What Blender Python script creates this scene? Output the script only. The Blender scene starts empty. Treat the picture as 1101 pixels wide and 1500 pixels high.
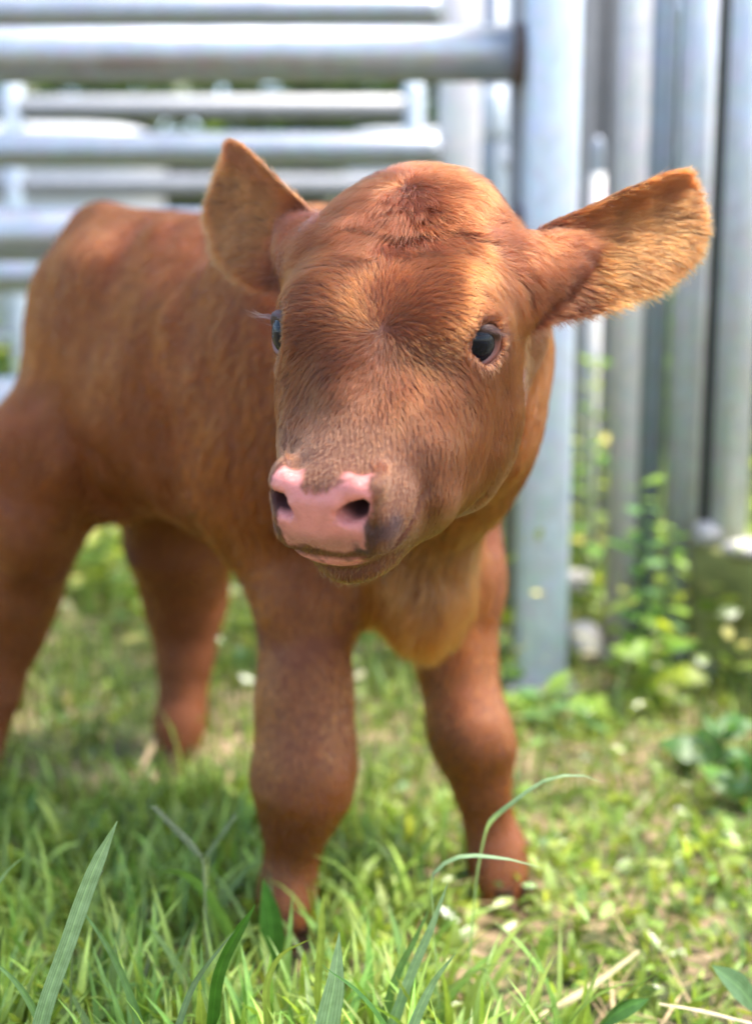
import bpy, math, os
import numpy as np

rng = np.random.default_rng(7)
scene = bpy.context.scene
COL = scene.collection

# ---------------------------------------------------------------- camera, sky, sun, exposure
CAM = np.array([0.0, 0.0, 0.62])
PITCH = math.radians(9.56)
FPX = 1900.0                                   # focal length in pixels of the 1101 x 1500 photograph
FWD = np.array([0, math.cos(PITCH), -math.sin(PITCH)])
UPV = np.array([0, math.sin(PITCH), math.cos(PITCH)])

def at(px, py, Y):
    """the point at ground distance Y seen at a pixel of the 1101 x 1500 photograph"""
    d = FWD + np.array([1.0, 0, 0]) * (px - 550.5) / FPX - UPV * (py - 750) / FPX
    return CAM + d * (Y / d[1])

def ground_at(px, py, z=0.0):
    d = FWD + np.array([1.0, 0, 0]) * (px - 550.5) / FPX - UPV * (py - 750) / FPX
    return CAM + d * ((z - CAM[2]) / d[2])

cam_data = bpy.data.cameras.new('camera')
cam = bpy.data.objects.new('camera', cam_data)
COL.objects.link(cam)
cam.location = CAM
cam.rotation_euler = (math.pi / 2 - PITCH, 0, 0)
cam_data.sensor_fit = 'VERTICAL'
cam_data.sensor_height = 36.0
cam_data.lens = 36.0 * FPX / 1500
cam_data.clip_start = 0.02
cam_data.clip_end = 500
cam_data.dof.use_dof = True
cam_data.dof.focus_distance = 0.85
cam_data.dof.aperture_fstop = 2.9
scene.camera = cam

SUN_EL, SUN_AZ = math.radians(64), math.radians(92)   # azimuth from +Y (away from the camera) towards +X
world = bpy.data.worlds.new('World')
scene.world = world
world.use_nodes = True
wn = world.node_tree
wn.nodes.clear()
sky_n = wn.nodes.new('ShaderNodeTexSky')
sky_n.sky_type = 'NISHITA'
sky_n.sun_disc = False
sky_n.sun_elevation = SUN_EL
sky_n.sun_rotation = SUN_AZ
sky_n.air_density = 1.0
sky_n.dust_density = 2.5
bg_n = wn.nodes.new('ShaderNodeBackground')
bg_n.inputs['Strength'].default_value = 0.15
out_n = wn.nodes.new('ShaderNodeOutputWorld')
wn.links.new(sky_n.outputs[0], bg_n.inputs[0])
wn.links.new(bg_n.outputs[0], out_n.inputs[0])

sun_data = bpy.data.lights.new('sun', 'SUN')
sun_data.energy = 1.8
sun_data.angle = math.radians(16)
sun_data.color = (1.0, 0.95, 0.86)
sun = bpy.data.objects.new('sun', sun_data)
COL.objects.link(sun)
sun_dir = np.array([math.cos(SUN_EL) * math.sin(SUN_AZ), math.cos(SUN_EL) * math.cos(SUN_AZ), math.sin(SUN_EL)])
import mathutils
sun.rotation_euler = mathutils.Vector(sun_dir).to_track_quat('Z', 'Y').to_euler()
sun.location = sun_dir * 20

vs = scene.view_settings
vs.view_transform = 'Standard'
vs.look = 'None'
vs.gamma = 1.0
vs.use_curve_mapping = False
vs.exposure = 2.2
scene.cycles.max_bounces = 8
scene.cycles.transparent_max_bounces = 6
try:
    scene.cycles_curves.shape = 'RIBBONS'
    scene.cycles_curves.subdivisions = 2
except Exception:
    pass

# ---------------------------------------------------------------- helpers
def tag(o, label=None, category=None, group=None, kind=None):
    if label: o['label'] = label
    if category: o['category'] = category
    if group: o['group'] = group
    if kind: o['kind'] = kind
    return o

def empty(name, loc=(0, 0, 0)):
    o = bpy.data.objects.new(name, None)
    COL.objects.link(o)
    o.location = loc
    o.empty_display_size = 0.05
    return o

def mesh_obj(name, V, faces, mat, parent=None, smooth=True, uv=None, attrs=None, mat_idx=None):
    """faces: (n,3)/(n,4) array or list of arrays / lists"""
    V = np.asarray(V, np.float64)
    me = bpy.data.meshes.new(name)
    if isinstance(faces, np.ndarray):
        faces = [faces]
    if len(faces) and isinstance(faces[0], np.ndarray) and faces[0].ndim == 2:
        loops = np.concatenate([f.ravel() for f in faces]).astype(np.int32)
        tot = np.concatenate([np.full(len(f), f.shape[1], np.int32) for f in faces])
    else:
        loops = np.array([i for f in faces for i in f], np.int32)
        tot = np.array([len(f) for f in faces], np.int32)
    start = np.concatenate([[0], np.cumsum(tot)[:-1]]).astype(np.int32)
    me.vertices.add(len(V))
    off = np.zeros(3)
    if parent is not None:
        up_ = parent
        while up_ is not None:
            off = off + np.array(up_.location); up_ = up_.parent
    me.vertices.foreach_set('co', (V - off).ravel().astype(np.float32))
    me.loops.add(len(loops))
    me.loops.foreach_set('vertex_index', loops)
    me.polygons.add(len(tot))
    me.polygons.foreach_set('loop_start', start)
    me.polygons.foreach_set('loop_total', tot)
    if smooth:
        me.polygons.foreach_set('use_smooth', np.ones(len(tot), bool))
    if uv is not None:
        l = me.uv_layers.new(name='UVMap')
        l.data.foreach_set('uv', np.asarray(uv, np.float32)[loops].ravel())
    for k, a in (attrs or {}).items():
        a = np.asarray(a, np.float32)
        if a.ndim == 1:
            me.attributes.new(k, 'FLOAT', 'POINT').data.foreach_set('value', a)
        else:
            if a.shape[1] == 3:
                a = np.concatenate([a, np.ones((len(a), 1), np.float32)], 1)
            me.attributes.new(k, 'FLOAT_COLOR', 'POINT').data.foreach_set('color', a.ravel())
    for m in (mat if isinstance(mat, (list, tuple)) else [mat]):
        me.materials.append(m)
    if mat_idx is not None:
        me.polygons.foreach_set('material_index', np.asarray(mat_idx, np.int32))
    me.update(calc_edges=True)
    me.validate(clean_customdata=False)
    o = bpy.data.objects.new(name, me)
    COL.objects.link(o)
    if parent is not None:
        o.parent = parent
    return o

def hash3(i, seed):
    i = i.astype(np.int64)
    h = (i[..., 0] * 73856093) ^ (i[..., 1] * 19349663) ^ (i[..., 2] * 83492791) ^ (seed * 2654435761)
    h = (h ^ (h >> 13)) * 1274126177
    h = h ^ (h >> 16)
    return (h & 0xFFFFFF) / float(0xFFFFFF)

def vnoise(P, freq, seed=0):
    """value noise in [-1, 1]"""
    q = np.asarray(P) * freq
    i = np.floor(q)
    f = q - i
    f = f * f * (3 - 2 * f)
    r = 0
    for dx in (0, 1):
        wx = f[..., 0] if dx else 1 - f[..., 0]
        for dy in (0, 1):
            wy = f[..., 1] if dy else 1 - f[..., 1]
            for dz in (0, 1):
                wz = f[..., 2] if dz else 1 - f[..., 2]
                r = r + wx * wy * wz * hash3(i + np.array([dx, dy, dz]), seed)
    return r * 2 - 1

def vnoise3(P, freq, seed=0):
    return np.stack([vnoise(P, freq, seed + k * 17) for k in range(3)], -1)

def unit(v):
    v = np.asarray(v, float)
    return v / np.maximum(np.linalg.norm(v, axis=-1, keepdims=True), 1e-12)

def sstep(a, b, x):
    t = np.clip((x - a) / (b - a), 0, 1)
    return t * t * (3 - 2 * t)

def node_mat(name):
    m = bpy.data.materials.new(name)
    m.use_nodes = True
    nt = m.node_tree
    nt.nodes.clear()
    o = nt.nodes.new('ShaderNodeOutputMaterial')
    return m, nt, o

def N(nt, typ, **kw):
    n = nt.nodes.new(typ)
    for k, v in kw.items():
        if k.startswith('i_'):
            key = k[2:].replace('_', ' ')
            n.inputs[key].default_value = v
        else:
            setattr(n, k, v)
    return n

def ramp(nt, fac, stops, interp='LINEAR'):
    r = nt.nodes.new('ShaderNodeValToRGB')
    r.color_ramp.interpolation = interp
    e = r.color_ramp.elements
    while len(e) < len(stops):
        e.new(0.5)
    for k, (p, c) in enumerate(stops):
        e[k].position = p
        e[k].color = (*c, 1) if len(c) == 3 else c
    nt.links.new(fac, r.inputs[0])
    return r.outputs[0]
# ---------------------------------------------------------------- the calf: one implicit surface
def rot_head(yaw, pit, rol):
    n = np.array([math.sin(yaw) * math.cos(pit), -math.cos(yaw) * math.cos(pit), -math.sin(pit)])
    l0 = -unit(np.cross([0, 0, 1.0], n))
    if l0[0] < 0: l0 = -l0
    u0 = np.cross(l0, n)
    if u0[2] < 0: u0 = -u0
    l = math.cos(rol) * l0 + math.sin(rol) * u0
    u = -math.sin(rol) * l0 + math.cos(rol) * u0
    return np.stack([l, n, u])                       # rows: calf's left, towards the nose, out of the forehead

HR = rot_head(math.radians(-17.5), math.radians(37), math.radians(-3.0))
HSL = .945
HSF, HSB = .81, 1.04                               # head length in front of and behind the eyes
HO = np.array([0.0145, 0.88, 0.579])
TWIST = math.radians(13)                           # the muzzle is turned a little further than the skull
PIV, TILT, DROP = .140, .17, .003
def nsc(p):
    p = np.array(p, float); l = p[..., 0].copy(); n = p[..., 1].copy()
    w = sstep(.07, .15, n); f = TWIST * w; dn = n - PIV
    p[..., 0] = (l * np.cos(f) - dn * np.sin(f)) * HSL
    p[..., 2] = p[..., 2] + (l * TILT - DROP) * w
    n = np.where(f > 0, PIV + l * np.sin(f) + dn * np.cos(f), n)
    p[..., 1] = np.where(n > 0, n * HSF, n * HSB)
    return p
def nus(p):
    l = p[..., 0] / HSL; n = np.where(p[..., 1] > 0, p[..., 1] / HSF, p[..., 1] / HSB)
    e = n.copy()
    for _ in range(3):
        w = sstep(.07, .15, e); f = TWIST * w
        l0 = l * np.cos(f) + (n - PIV) * np.sin(f)
        e = np.where(f > 0, PIV - l * np.sin(f) + (n - PIV) * np.cos(f), n)
    p[..., 0] = l0; p[..., 1] = e; p[..., 2] = p[..., 2] - (l0 * TILT - DROP) * w
    return p
def h2w(p): return HO + nsc(p) @ HR
def w2h(p): return nus((np.asarray(p, float) - HO) @ HR.T)

BO = np.array([-0.17, 1.44, 0.0])
BF = np.array([0.705, -0.7092, 0.0])
BL = np.array([0.7092, 0.705, 0.0])
BR = np.stack([BL, BF, [0, 0, 1.0]])
def b2w(p): return BO + np.asarray(p, float) @ BR
def w2b(p): return (np.asarray(p, float) - BO) @ BR.T

def smin(a, b, k):
    h = np.maximum(k - np.abs(a - b), 0) / k
    return np.minimum(a, b) - h * h * k * 0.25
def smax(a, b, k): return -smin(-a, -b, k)

def interp_smooth(x, xs, ys):
    """Catmull-Rom style smooth interpolation of a profile"""
    xs = np.asarray(xs, float); ys = np.asarray(ys, float)
    m = np.gradient(ys, xs)
    x = np.clip(x, xs[0], xs[-1])
    i = np.clip(np.searchsorted(xs, x) - 1, 0, len(xs) - 2)
    h = xs[i + 1] - xs[i]
    t = (x - xs[i]) / h
    return ((2*t**3 - 3*t**2 + 1) * ys[i] + (t**3 - 2*t**2 + t) * h * m[i]
            + (-2*t**3 + 3*t**2) * ys[i + 1] + (t**3 - t**2) * h * m[i + 1])

class Cone:
    def __init__(s, a, b, ra, rb, k=0.03):
        s.a = np.asarray(a, float); s.b = np.asarray(b, float); s.ra = ra; s.rb = rb; s.k = k
        s.c = (s.a + s.b) / 2; s.r = np.linalg.norm(s.b - s.a) / 2 + max(ra, rb)
    def d(s, P):
        ab = s.b - s.a
        t = np.clip((P - s.a) @ ab / (ab @ ab), 0, 1)
        return np.linalg.norm(P - s.a - t[:, None] * ab, axis=1) - (s.ra + (s.rb - s.ra) * t)

class Ell:
    def __init__(s, c, rad, R=np.eye(3), k=0.03):
        s.c = np.asarray(c, float); s.rad = np.asarray(rad, float); s.R = np.asarray(R, float); s.k = k; s.r = max(rad)
    def d(s, P):
        q = (P - s.c) @ s.R.T
        k0 = np.linalg.norm(q / s.rad, axis=1)
        k1 = np.linalg.norm(q / s.rad**2, axis=1)
        return k0 * (k0 - 1) / np.maximum(k1, 1e-9)

class Loft:
    """superellipse sections along an axis of a frame; columns: s, half width, bottom, top, lower narrowing"""
    def __init__(s, to_local, tab, p=2.3, k=0.03, c=None, r=1.0):
        s.f = to_local; s.T = np.asarray(tab, float); s.p = p; s.k = k; s.c = np.asarray(c, float); s.r = r
    def d(s, P):
        q = s.f(P)
        T = s.T; x = T[:, 0]
        w = interp_smooth(q[:, 1], x, T[:, 1]); lo = interp_smooth(q[:, 1], x, T[:, 2]); hi = interp_smooth(q[:, 1], x, T[:, 3])
        nar = interp_smooth(q[:, 1], x, T[:, 4])
        cx = (lo + hi) / 2; h = np.maximum((hi - lo) / 2, 1e-3)
        uu = np.clip((q[:, 2] - cx) / h, -1.3, 1.3)
        w = np.maximum(w * (1 + nar * uu), 1e-3)
        k0 = (np.abs(q[:, 0] / w)**s.p + np.abs((q[:, 2] - cx) / h)**s.p)**(1 / s.p)
        d = (k0 - 1) * np.minimum(w, h)
        over = np.maximum(np.maximum(x[0] - q[:, 1], q[:, 1] - x[-1]), 0)
        return np.where(over > 0, np.sqrt(np.maximum(d, 0)**2 + over**2), d)

class Ear:
    """a cupped leaf shaped shell, welded into the head at its root"""
    TS = [0, .10, .22, .38, .54, .70, .82, .91, .97, 1.0]
    def __init__(s, base, tip, face, wu, wd, cu, cd, curl=0.0, bend=0.0, seed=1):
        s.b = np.asarray(base, float); e = np.asarray(tip, float) - s.b
        s.L = np.linalg.norm(e); s.e = e / s.L
        m = np.asarray(face, float); m = unit(m - (m @ s.e) * s.e); s.m = m
        s.v = np.cross(m, s.e)
        if s.v[2] < 0: s.v = -s.v
        s.wu, s.wd, s.cu, s.cd, s.curl, s.bend, s.seed = wu, wd, cu, cd, curl, bend, seed
    def mid(s, t, b):
        up = np.maximum(b, 0); dn = np.maximum(-b, 0)
        fade = sstep(0.02, 0.35, t)
        return (s.cu * up**2 + s.cd * dn**2) * (.35 + .65 * fade) + s.curl * np.maximum(up - .020, 0) * fade + s.bend * t**2
    def mesh(s, nt_=46, nb_=40):
        t = np.sin(np.linspace(-.12, 1, nt_) * np.pi / 2); t[t < 0] *= 1.0
        x = np.linspace(-1, 1, nb_)
        T, X = np.meshgrid(t, x, indexing='ij')
        wu = interp_smooth(np.maximum(T, 0).ravel(), s.TS, s.wu).reshape(T.shape); wd = interp_smooth(np.maximum(T, 0).ravel(), s.TS, s.wd).reshape(T.shape)
        b = np.where(X > 0, X * wu, X * wd)
        c = s.mid(np.maximum(T, 0), b)
        P = s.b + (T * s.L)[..., None] * s.e + b[..., None] * s.v + c[..., None] * s.m
        P = P + vnoise(P, 60, s.seed)[..., None] * s.m * .0012 + vnoise(P, 25, s.seed + 1)[..., None] * s.m * .002
        edge = np.sqrt(np.clip(1 - np.abs(X)**2.5, 0, 1)) * np.sqrt(np.clip((1 - T) / .06, 0, 1))
        th = .0008 + (.0016 + .006 * sstep(.45, 0, T)) * edge
        dt = np.gradient(P, axis=0); db = np.gradient(P, axis=1)
        n = unit(np.cross(dt, db)); n = n * np.sign((n * s.m).sum(-1))[..., None]
        F = P + n * .0008 * edge[..., None]; Bk = P - n * th[..., None]
        V = np.concatenate([F.reshape(-1, 3), Bk.reshape(-1, 3)])
        i, j = np.meshgrid(np.arange(nt_ - 1), np.arange(nb_ - 1), indexing='ij')
        a = (i * nb_ + j).ravel()
        q = np.stack([a, a + nb_, a + nb_ + 1, a + 1], 1)
        nn = np.cross(F.reshape(-1, 3)[q[0, 1]] - F.reshape(-1, 3)[q[0, 0]], F.reshape(-1, 3)[q[0, 3]] - F.reshape(-1, 3)[q[0, 0]])
        if nn @ s.m < 0: q = q[:, ::-1]
        O = nt_ * nb_
        Q = [q, q[:, ::-1] + O]
        rim = [(k * nb_) for k in range(nt_)] + [(nt_ - 1) * nb_ + k for k in range(1, nb_)] + [(k * nb_ + nb_ - 1) for k in range(nt_ - 2, -1, -1)]
        rim = np.array(rim)
        r = np.stack([rim[:-1], rim[1:], rim[1:] + O, rim[:-1] + O], 1)
        # orient the rim away from the sheet
        k = len(r) // 2
        rn = np.cross(V[r[k, 1]] - V[r[k, 0]], V[r[k, 3]] - V[r[k, 0]])
        if rn @ s.e < 0: r = r[:, ::-1]
        Q.append(r)
        side = np.concatenate([np.ones(O), -np.ones(O)])
        return V, np.concatenate(Q), np.concatenate([T.ravel()] * 2), np.concatenate([b.ravel()] * 2), side

I3 = np.eye(3)
def hell(c, rad, k=0.02, R=None): return Ell(h2w(c), rad, HR if R is None else R @ HR, k)
def hcone(a, b, ra, rb, k=0.02): return Cone(h2w(a), h2w(b), ra, rb, k)
def bell(c, rad, k=0.04): return Ell(b2w(c), rad, BR, k)

#            n     half w  bottom   top   narrowing of the lower side
head_tab = [(-.150, .010, -.010, .012, .0),
            (-.138, .038, -.040, .036, .05),
            (-.115, .051, -.070, .054, .06),
            (-.080, .062, -.092, .064, .04),
            (-.040, .0700, -.108, .066, .03),
            (.000, .075, -.116, .065, .02),
            (.035, .067, -.114, .057, .0),
            (.070, .0575, -.102, .047, -.05),
            (.105, .0510, -.086, .0395, -.10),
            (.135, .0460, -.066, .0355, -.12),
            (.160, .0440, -.049, .0325, -.08),
            (.180, .0362, -.042, .0290, -.06),
            (.192, .0312, -.034, .0225, -.04),
            (.199, .0240, -.024, .012, .0),
            (.2015, .008, -.013, -.004, .0)]
#             s     half w  bottom  top
body_tab = [(-.304, .010, .55, .57, .0),
            (-.288, .060, .46, .645, .06),
            (-.252, .084, .43, .695, .04),
            (-.196, .104, .440, .714, .0),
            (-.130, .116, .420, .712, -.04),
            (-.040, .126, .378, .708, -.05),
            (.060, .126, .350, .700, -.05),
            (.150, .118, .340, .695, .0),
            (.230, .104, .350, .670, .0),
            (.300, .084, .380, .620, .0),
            (.345, .050, .42, .56, .0),
            (.365, .010, .48, .50, .0)]

# front right leg (nearest), front left, rear left, rear right : pixel measured joints turned into real positions
def leg(pts, k=0.03):
    out = []
    for (a, ra), (b, rb) in zip(pts[:-1], pts[1:]):
        out.append(Cone(a, b, ra, rb, k))
    return out

LEG_FR = [((-.075, 1.300, .470), .066), ((-.072, 1.250, .330), .050), ((-.072, 1.215, .235), .0385), ((-.068, 1.190, .175), .0405),
          ((-.071, 1.182, .148), .038), ((-.080, 1.182, .110), .0200), ((-.083, 1.185, .070), .0170), ((-.085, 1.178, .048), .0195), ((-.086, 1.160, .030), .0155), ((-.087, 1.148, .016), .019)]
LEG_FL = [((.070, 1.355, .470), .060), ((.078, 1.325, .320), .047), ((.084, 1.300, .245), .032), ((.096, 1.275, .185), .0325),
          ((.102, 1.268, .160), .029), ((.113, 1.268, .110), .0182), ((.122, 1.270, .070), .0175), ((.128, 1.262, .048), .0225), ((.132, 1.250, .030), .021), ((.135, 1.242, .016), .022)]
LEG_RL = [((-.245, 1.655, .500), .085), ((-.243, 1.640, .390), .075), ((-.255, 1.665, .300), .060), ((-.262, 1.700, .225), .052), ((-.262, 1.705, .185), .045),
          ((-.262, 1.690, .130), .033), ((-.263, 1.675, .075), .026), ((-.264, 1.660, .045), .027), ((-.265, 1.648, .018), .026)]
LEG_RR = [((-.300, 1.545, .540), .070), ((-.372, 1.520, .440), .076), ((-.418, 1.520, .350), .064), ((-.450, 1.545, .255), .047), ((-.468, 1.560, .205), .042),
          ((-.480, 1.550, .140), .029), ((-.490, 1.535, .075), .024), ((-.495, 1.520, .045), .026), ((-.498, 1.508, .018), .024)]

EYE_R = 0.0222
EYE = {1: np.array([.0535, .0155, .0272]), -1: np.array([-.0595, .0175, .0272])}      # head-local
EYE_OUT = {1: unit(np.array([.56, .76, .33])), -1: unit(np.array([-.72, .60, .33]))}

earL = Ear(at(792, 392, .940), at(1032, 302, .985), (-.25, -1.0, -.12),
           [.024, .027, .028, .029, .031, .0320, .0315, .0285, .021, .002],
           [.038, .041, .043, .044, .043, .039, .032, .024, .016, .001], 7.0, 5.0, curl=.55, bend=-.004, seed=11)
earR = Ear(at(450, 362, .985), at(330, 264, 1.075), (.10, -1.0, -.25),
           [.020, .023, .026, .030, .034, .036, .034, .029, .021, .002],
           [.036, .043, .047, .049, .047, .042, .034, .026, .018, .001], 9.0, 4.0, curl=.6, bend=.008, seed=23)

prims = []
def add(*a):
    for x in a:
        if isinstance(x, list): prims.extend(x)
        else: prims.append(x)

# trunk, haunches, shoulders
add(Loft(w2b, body_tab, 2.2, .04, b2w((0, 0, .52)), .45))
add(bell((-.050, -.155, .49), (.060, .112, .140), .06), bell((.055, -.165, .49), (.068, .118, .145), .06))
add(bell((-.085, .17, .50), (.060, .09, .16), .05), bell((.080, .17, .50), (.060, .09, .16), .05))
add(bell((-.078, -.120, .640), (.022, .030, .022), .05), bell((.078, -.120, .640), (.022, .030, .022), .05))     # hips
add(bell((-.098, .160, .560), (.016, .030, .110), .04))                      # shoulder blade
add(bell((0, -.235, .690), (.026, .045, .034), .04))                         # tail head
add(leg(LEG_FR), leg(LEG_FL), leg(LEG_RL), leg(LEG_RR))
add(Ell((-.062, 1.166, .168), (.030, .022, .026), I3, .015), Ell((.100, 1.250, .178), (.024, .020, .024), I3, .015))     # knee caps
add(Ell((-.085, 1.196, .050), (.014, .014, .016), I3, .012), Ell((.128, 1.282, .050), (.013, .014, .016), I3, .012))   # dew claws
add(Cone((-.06, 1.44, .385), (-.08, 1.46, .385), .022, .018, .04))            # fold at the flank
# brisket and neck
add(Ell((.050, 1.225, .368), (.048, .060, .090), I3, .05))
add(Cone((-.015, 1.330, .575), (.042, 1.160, .562), .118, .100, .06))
add(Cone((.042, 1.160, .562), (.046, 1.020, .600), .102, .084, .05))
add(Cone((.058, 1.175, .475), (.064, 1.060, .505), .070, .058, .05))
NBODY = len(prims)
# head
add(Loft(w2h, head_tab, 2.6, .030, h2w((0, .03, 0)), .24))
add(hell((-.004, -.085, .035), (.056, .052, .033), .03))                         # poll dome
add(hell((.050, .0, -.055), (.027, .060, .052), .03), hell((-.050, .0, -.055), (.027, .060, .052), .03))   # cheeks
for s_ in (1, -1):
    add(hell((s_ * .0500, .006, .030), (.023, .040, .026), .035))              # brow / orbit
    add(hell((s_ * .047, .060, -.014), (.018, .060, .030), .035))              # cheekbone under the eye
    add(Cone(h2w((s_ * .008, .1840, .0180)), h2w((s_ * .0258, .1835, .0258)), .0062, .0060, .010), hell((s_ * .0345, .1700, .0235), (.0060, .0120, .0065), .008))   # wing of the nostril
    add(hell((s_ * .0355, .1770, .0125), (.0052, .0130, .0145), .008))         # outer rim
    add(hell((s_ * .0315, .1640, -.010), (.0130, .026, .020), .014))           # upper lip pad
add(Cone(h2w((.048, -.055, .010)), earL.b + earL.e * .045 - earL.m * .016, .031, .016, .03))
add(Cone(h2w((-.056, -.055, .018)), earR.b + earR.e * .040 - earR.m * .012, .032, .012, .03))

chin = [hell((0, .150, -.0470), (.0310, .036, .0160), .012), hell((.001, .1780, -.0308), (.0260, .0155, .0070), .004)]
carve = []
for s_ in (1, -1):
    carve.append((hcone((s_ * .0225, .2250, .0100), (s_ * .0205, .160, .0130), .0066, .0055), .004))
    carve.append((hcone((s_ * .0300, .2200, .0130), (s_ * .0250, .163, .0140), .0068, .0055), .004))
    carve.append((hcone((s_ * .0322, .2150, .0155), (s_ * .0335, .178, .0185), .0040, .0026), .003))
    carve.append((Ell(h2w(EYE[s_]) + (EYE_OUT[s_] @ HR) * .0120, (.0186, .0186, .0160), HR), .005))

def field(P, extra=True):
    d = np.full(len(P), 0.6)
    def ev(pr, margin=.07):
        m = np.flatnonzero(((P - pr.c)**2).sum(1) < (pr.r + margin)**2)
        return m, (pr.d(P[m]) if len(m) else None)
    for pr in prims:
        m, v = ev(pr)
        if len(m): d[m] = smin(d[m], v, pr.k)
    # lower lip: a crease is left between it and the upper lip
    for pr in chin:
        m, v = ev(pr)
        if len(m): d[m] = smin(d[m], v, pr.k)
    # mouth line
    near = np.flatnonzero(((P - h2w((0, .15, -.03)))**2).sum(1) < .1**2)
    if len(near):
        q = w2h(P[near])
        line = -.0235 + .42 * np.maximum(.188 - q[:, 1], 0) - 2.0 * q[:, 0]**2
        crease = np.exp(-((q[:, 2] - line) / .0022)**2) * sstep(.128, .158, q[:, 1])
        # philtrum
        ph = np.exp(-(q[:, 0] / .004)**2) * np.exp(-((q[:, 2] + .012) / .02)**2) * sstep(.18, .195, q[:, 1])
        d[near] += crease * .0045 + ph * .0008
    for pr, k in carve:
        m, v = ev(pr, .03)
        if len(m): d[m] = smax(d[m], -v, k)
    if extra:
        wb = sstep(1.02, 1.14, P[:, 1])
        d += wb * (vnoise(P * [1, 1, .5], 13, 3) * .0105 + vnoise(P * [1, 1, .55], 34, 4) * .0030) + (1 - wb) * vnoise(P, 45, 5) * .0012
    return d

def extract(h, lo, hi):
    lo = np.array(lo); n = np.ceil((np.array(hi) - lo) / h / 8).astype(int) * 8 + 1
    B = 8
    nb = (n - 1) // B
    bi = np.stack(np.meshgrid(*[np.arange(k) for k in nb], indexing='ij'), -1).reshape(-1, 3)
    bc = lo + (bi + .5) * B * h
    keep = np.abs(field(bc, False)) < B * h * 1.35
    F = np.full(n, 0.5, np.float32)
    # sign of far blocks does not matter as long as no surface passes: mark the inside ones
    fb = field(bc, False)
    for j in np.flatnonzero((~keep) & (fb < 0)):
        a = bi[j] * B
        F[a[0]:a[0]+B+1, a[1]:a[1]+B+1, a[2]:a[2]+B+1] = -0.5
    r = np.arange(B + 1)
    og = np.stack(np.meshgrid(r, r, r, indexing='ij'), -1).reshape(-1, 3)
    ids = (bi[keep] * B)[:, None, :] + og[None]
    flat = np.unique(np.ravel_multi_index(ids.reshape(-1, 3).T, n))
    idx = np.stack(np.unravel_index(flat, n), -1)
    F.reshape(-1)[flat] = field(lo + idx * h)
    # naive surface nets
    S = F < 0
    c = np.stack([S[a:n[0]-1+a, b:n[1]-1+b, e:n[2]-1+e] for a in (0, 1) for b in (0, 1) for e in (0, 1)], 0)
    act = c.any(0) & ~c.all(0)
    ci = np.argwhere(act)
    vid = np.full(act.shape, -1, np.int64); vid[act] = np.arange(len(ci))
    corners = np.array([(a, b, e) for a in (0, 1) for b in (0, 1) for e in (0, 1)])
    vals = np.stack([F[tuple((ci + k).T)] for k in corners], 1)
    acc = np.zeros((len(ci), 3)); cnt = np.zeros(len(ci))
    for i in range(8):
        for j in range(i + 1, 8):
            if np.abs(corners[i] - corners[j]).sum() != 1: continue
            a, b = vals[:, i], vals[:, j]
            m = (a < 0) != (b < 0)
            t = a[m] / (a[m] - b[m])
            acc[m] += corners[i] + t[:, None] * (corners[j] - corners[i]); cnt[m] += 1
    V = lo + (ci + acc / cnt[:, None]) * h
    Q = []
    for ax in range(3):
        o1, o2 = [k for k in range(3) if k != ax]
        sl0 = [slice(None)] * 3; sl1 = [slice(None)] * 3
        sl0[ax] = slice(0, n[ax] - 1); sl1[ax] = slice(1, n[ax])
        cr = S[tuple(sl0)] != S[tuple(sl1)]
        e = np.argwhere(cr)
        e = e[(e[:, o1] > 0) & (e[:, o2] > 0) & (e[:, o1] < n[o1] - 1) & (e[:, o2] < n[o2] - 1)]
        q = []
        for da, db in ((0, 0), (-1, 0), (-1, -1), (0, -1)):
            k = e.copy(); k[:, o1] += da; k[:, o2] += db
            q.append(vid[tuple(k.T)])
        q = np.stack(q, 1)
        flip = S[tuple(e.T)]
        if ax == 1: flip = ~flip
        q[~flip] = q[~flip][:, ::-1]
        Q.append(q)
    return V, np.concatenate(Q)

def grad(P, e=.0008):
    return np.stack([field(P + np.eye(3)[k] * e) - field(P - np.eye(3)[k] * e) for k in range(3)], 1) / (2 * e)

def project(V, it=2, lim=.004):
    for _ in range(it):
        d = field(V); g = grad(V)
        st = d[:, None] * g / np.maximum((g * g).sum(1), .15)[:, None]
        l = np.linalg.norm(st, axis=1, keepdims=True)
        V = V - st * np.minimum(1, lim / np.maximum(l, 1e-9)) * .9
    return V

def subdivide(V, Q):
    nv = len(V)
    E = np.sort(np.concatenate([Q[:, [0, 1]], Q[:, [1, 2]], Q[:, [2, 3]], Q[:, [3, 0]]]), 1)
    key = E[:, 0] * nv + E[:, 1]
    u, inv = np.unique(key, return_inverse=True)
    ev = np.stack([u // nv, u % nv], 1)
    inv = inv.reshape(4, -1)
    ne = len(u); nq = len(Q)
    V2 = np.concatenate([V, V[ev].mean(1), V[Q].mean(1)])
    c = nv + ne + np.arange(nq)
    m = nv + inv
    Q2 = np.concatenate([np.stack([Q[:, i], m[i], c, m[(i - 1) % 4]], 1) for i in range(4)])
    return V2, Q2
# ---------------------------------------------------------------- setting: ground
def principled(name, col, rough=.6, metal=0.0, spec=.5):
    m, nt, o = node_mat(name)
    b = N(nt, 'ShaderNodeBsdfPrincipled')
    b.inputs['Base Color'].default_value = (*col, 1); b.inputs['Roughness'].default_value = rough
    b.inputs['Metallic'].default_value = metal; b.inputs['Specular IOR Level'].default_value = spec
    nt.links.new(b.outputs[0], o.inputs[0])
    return m, nt, b

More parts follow.
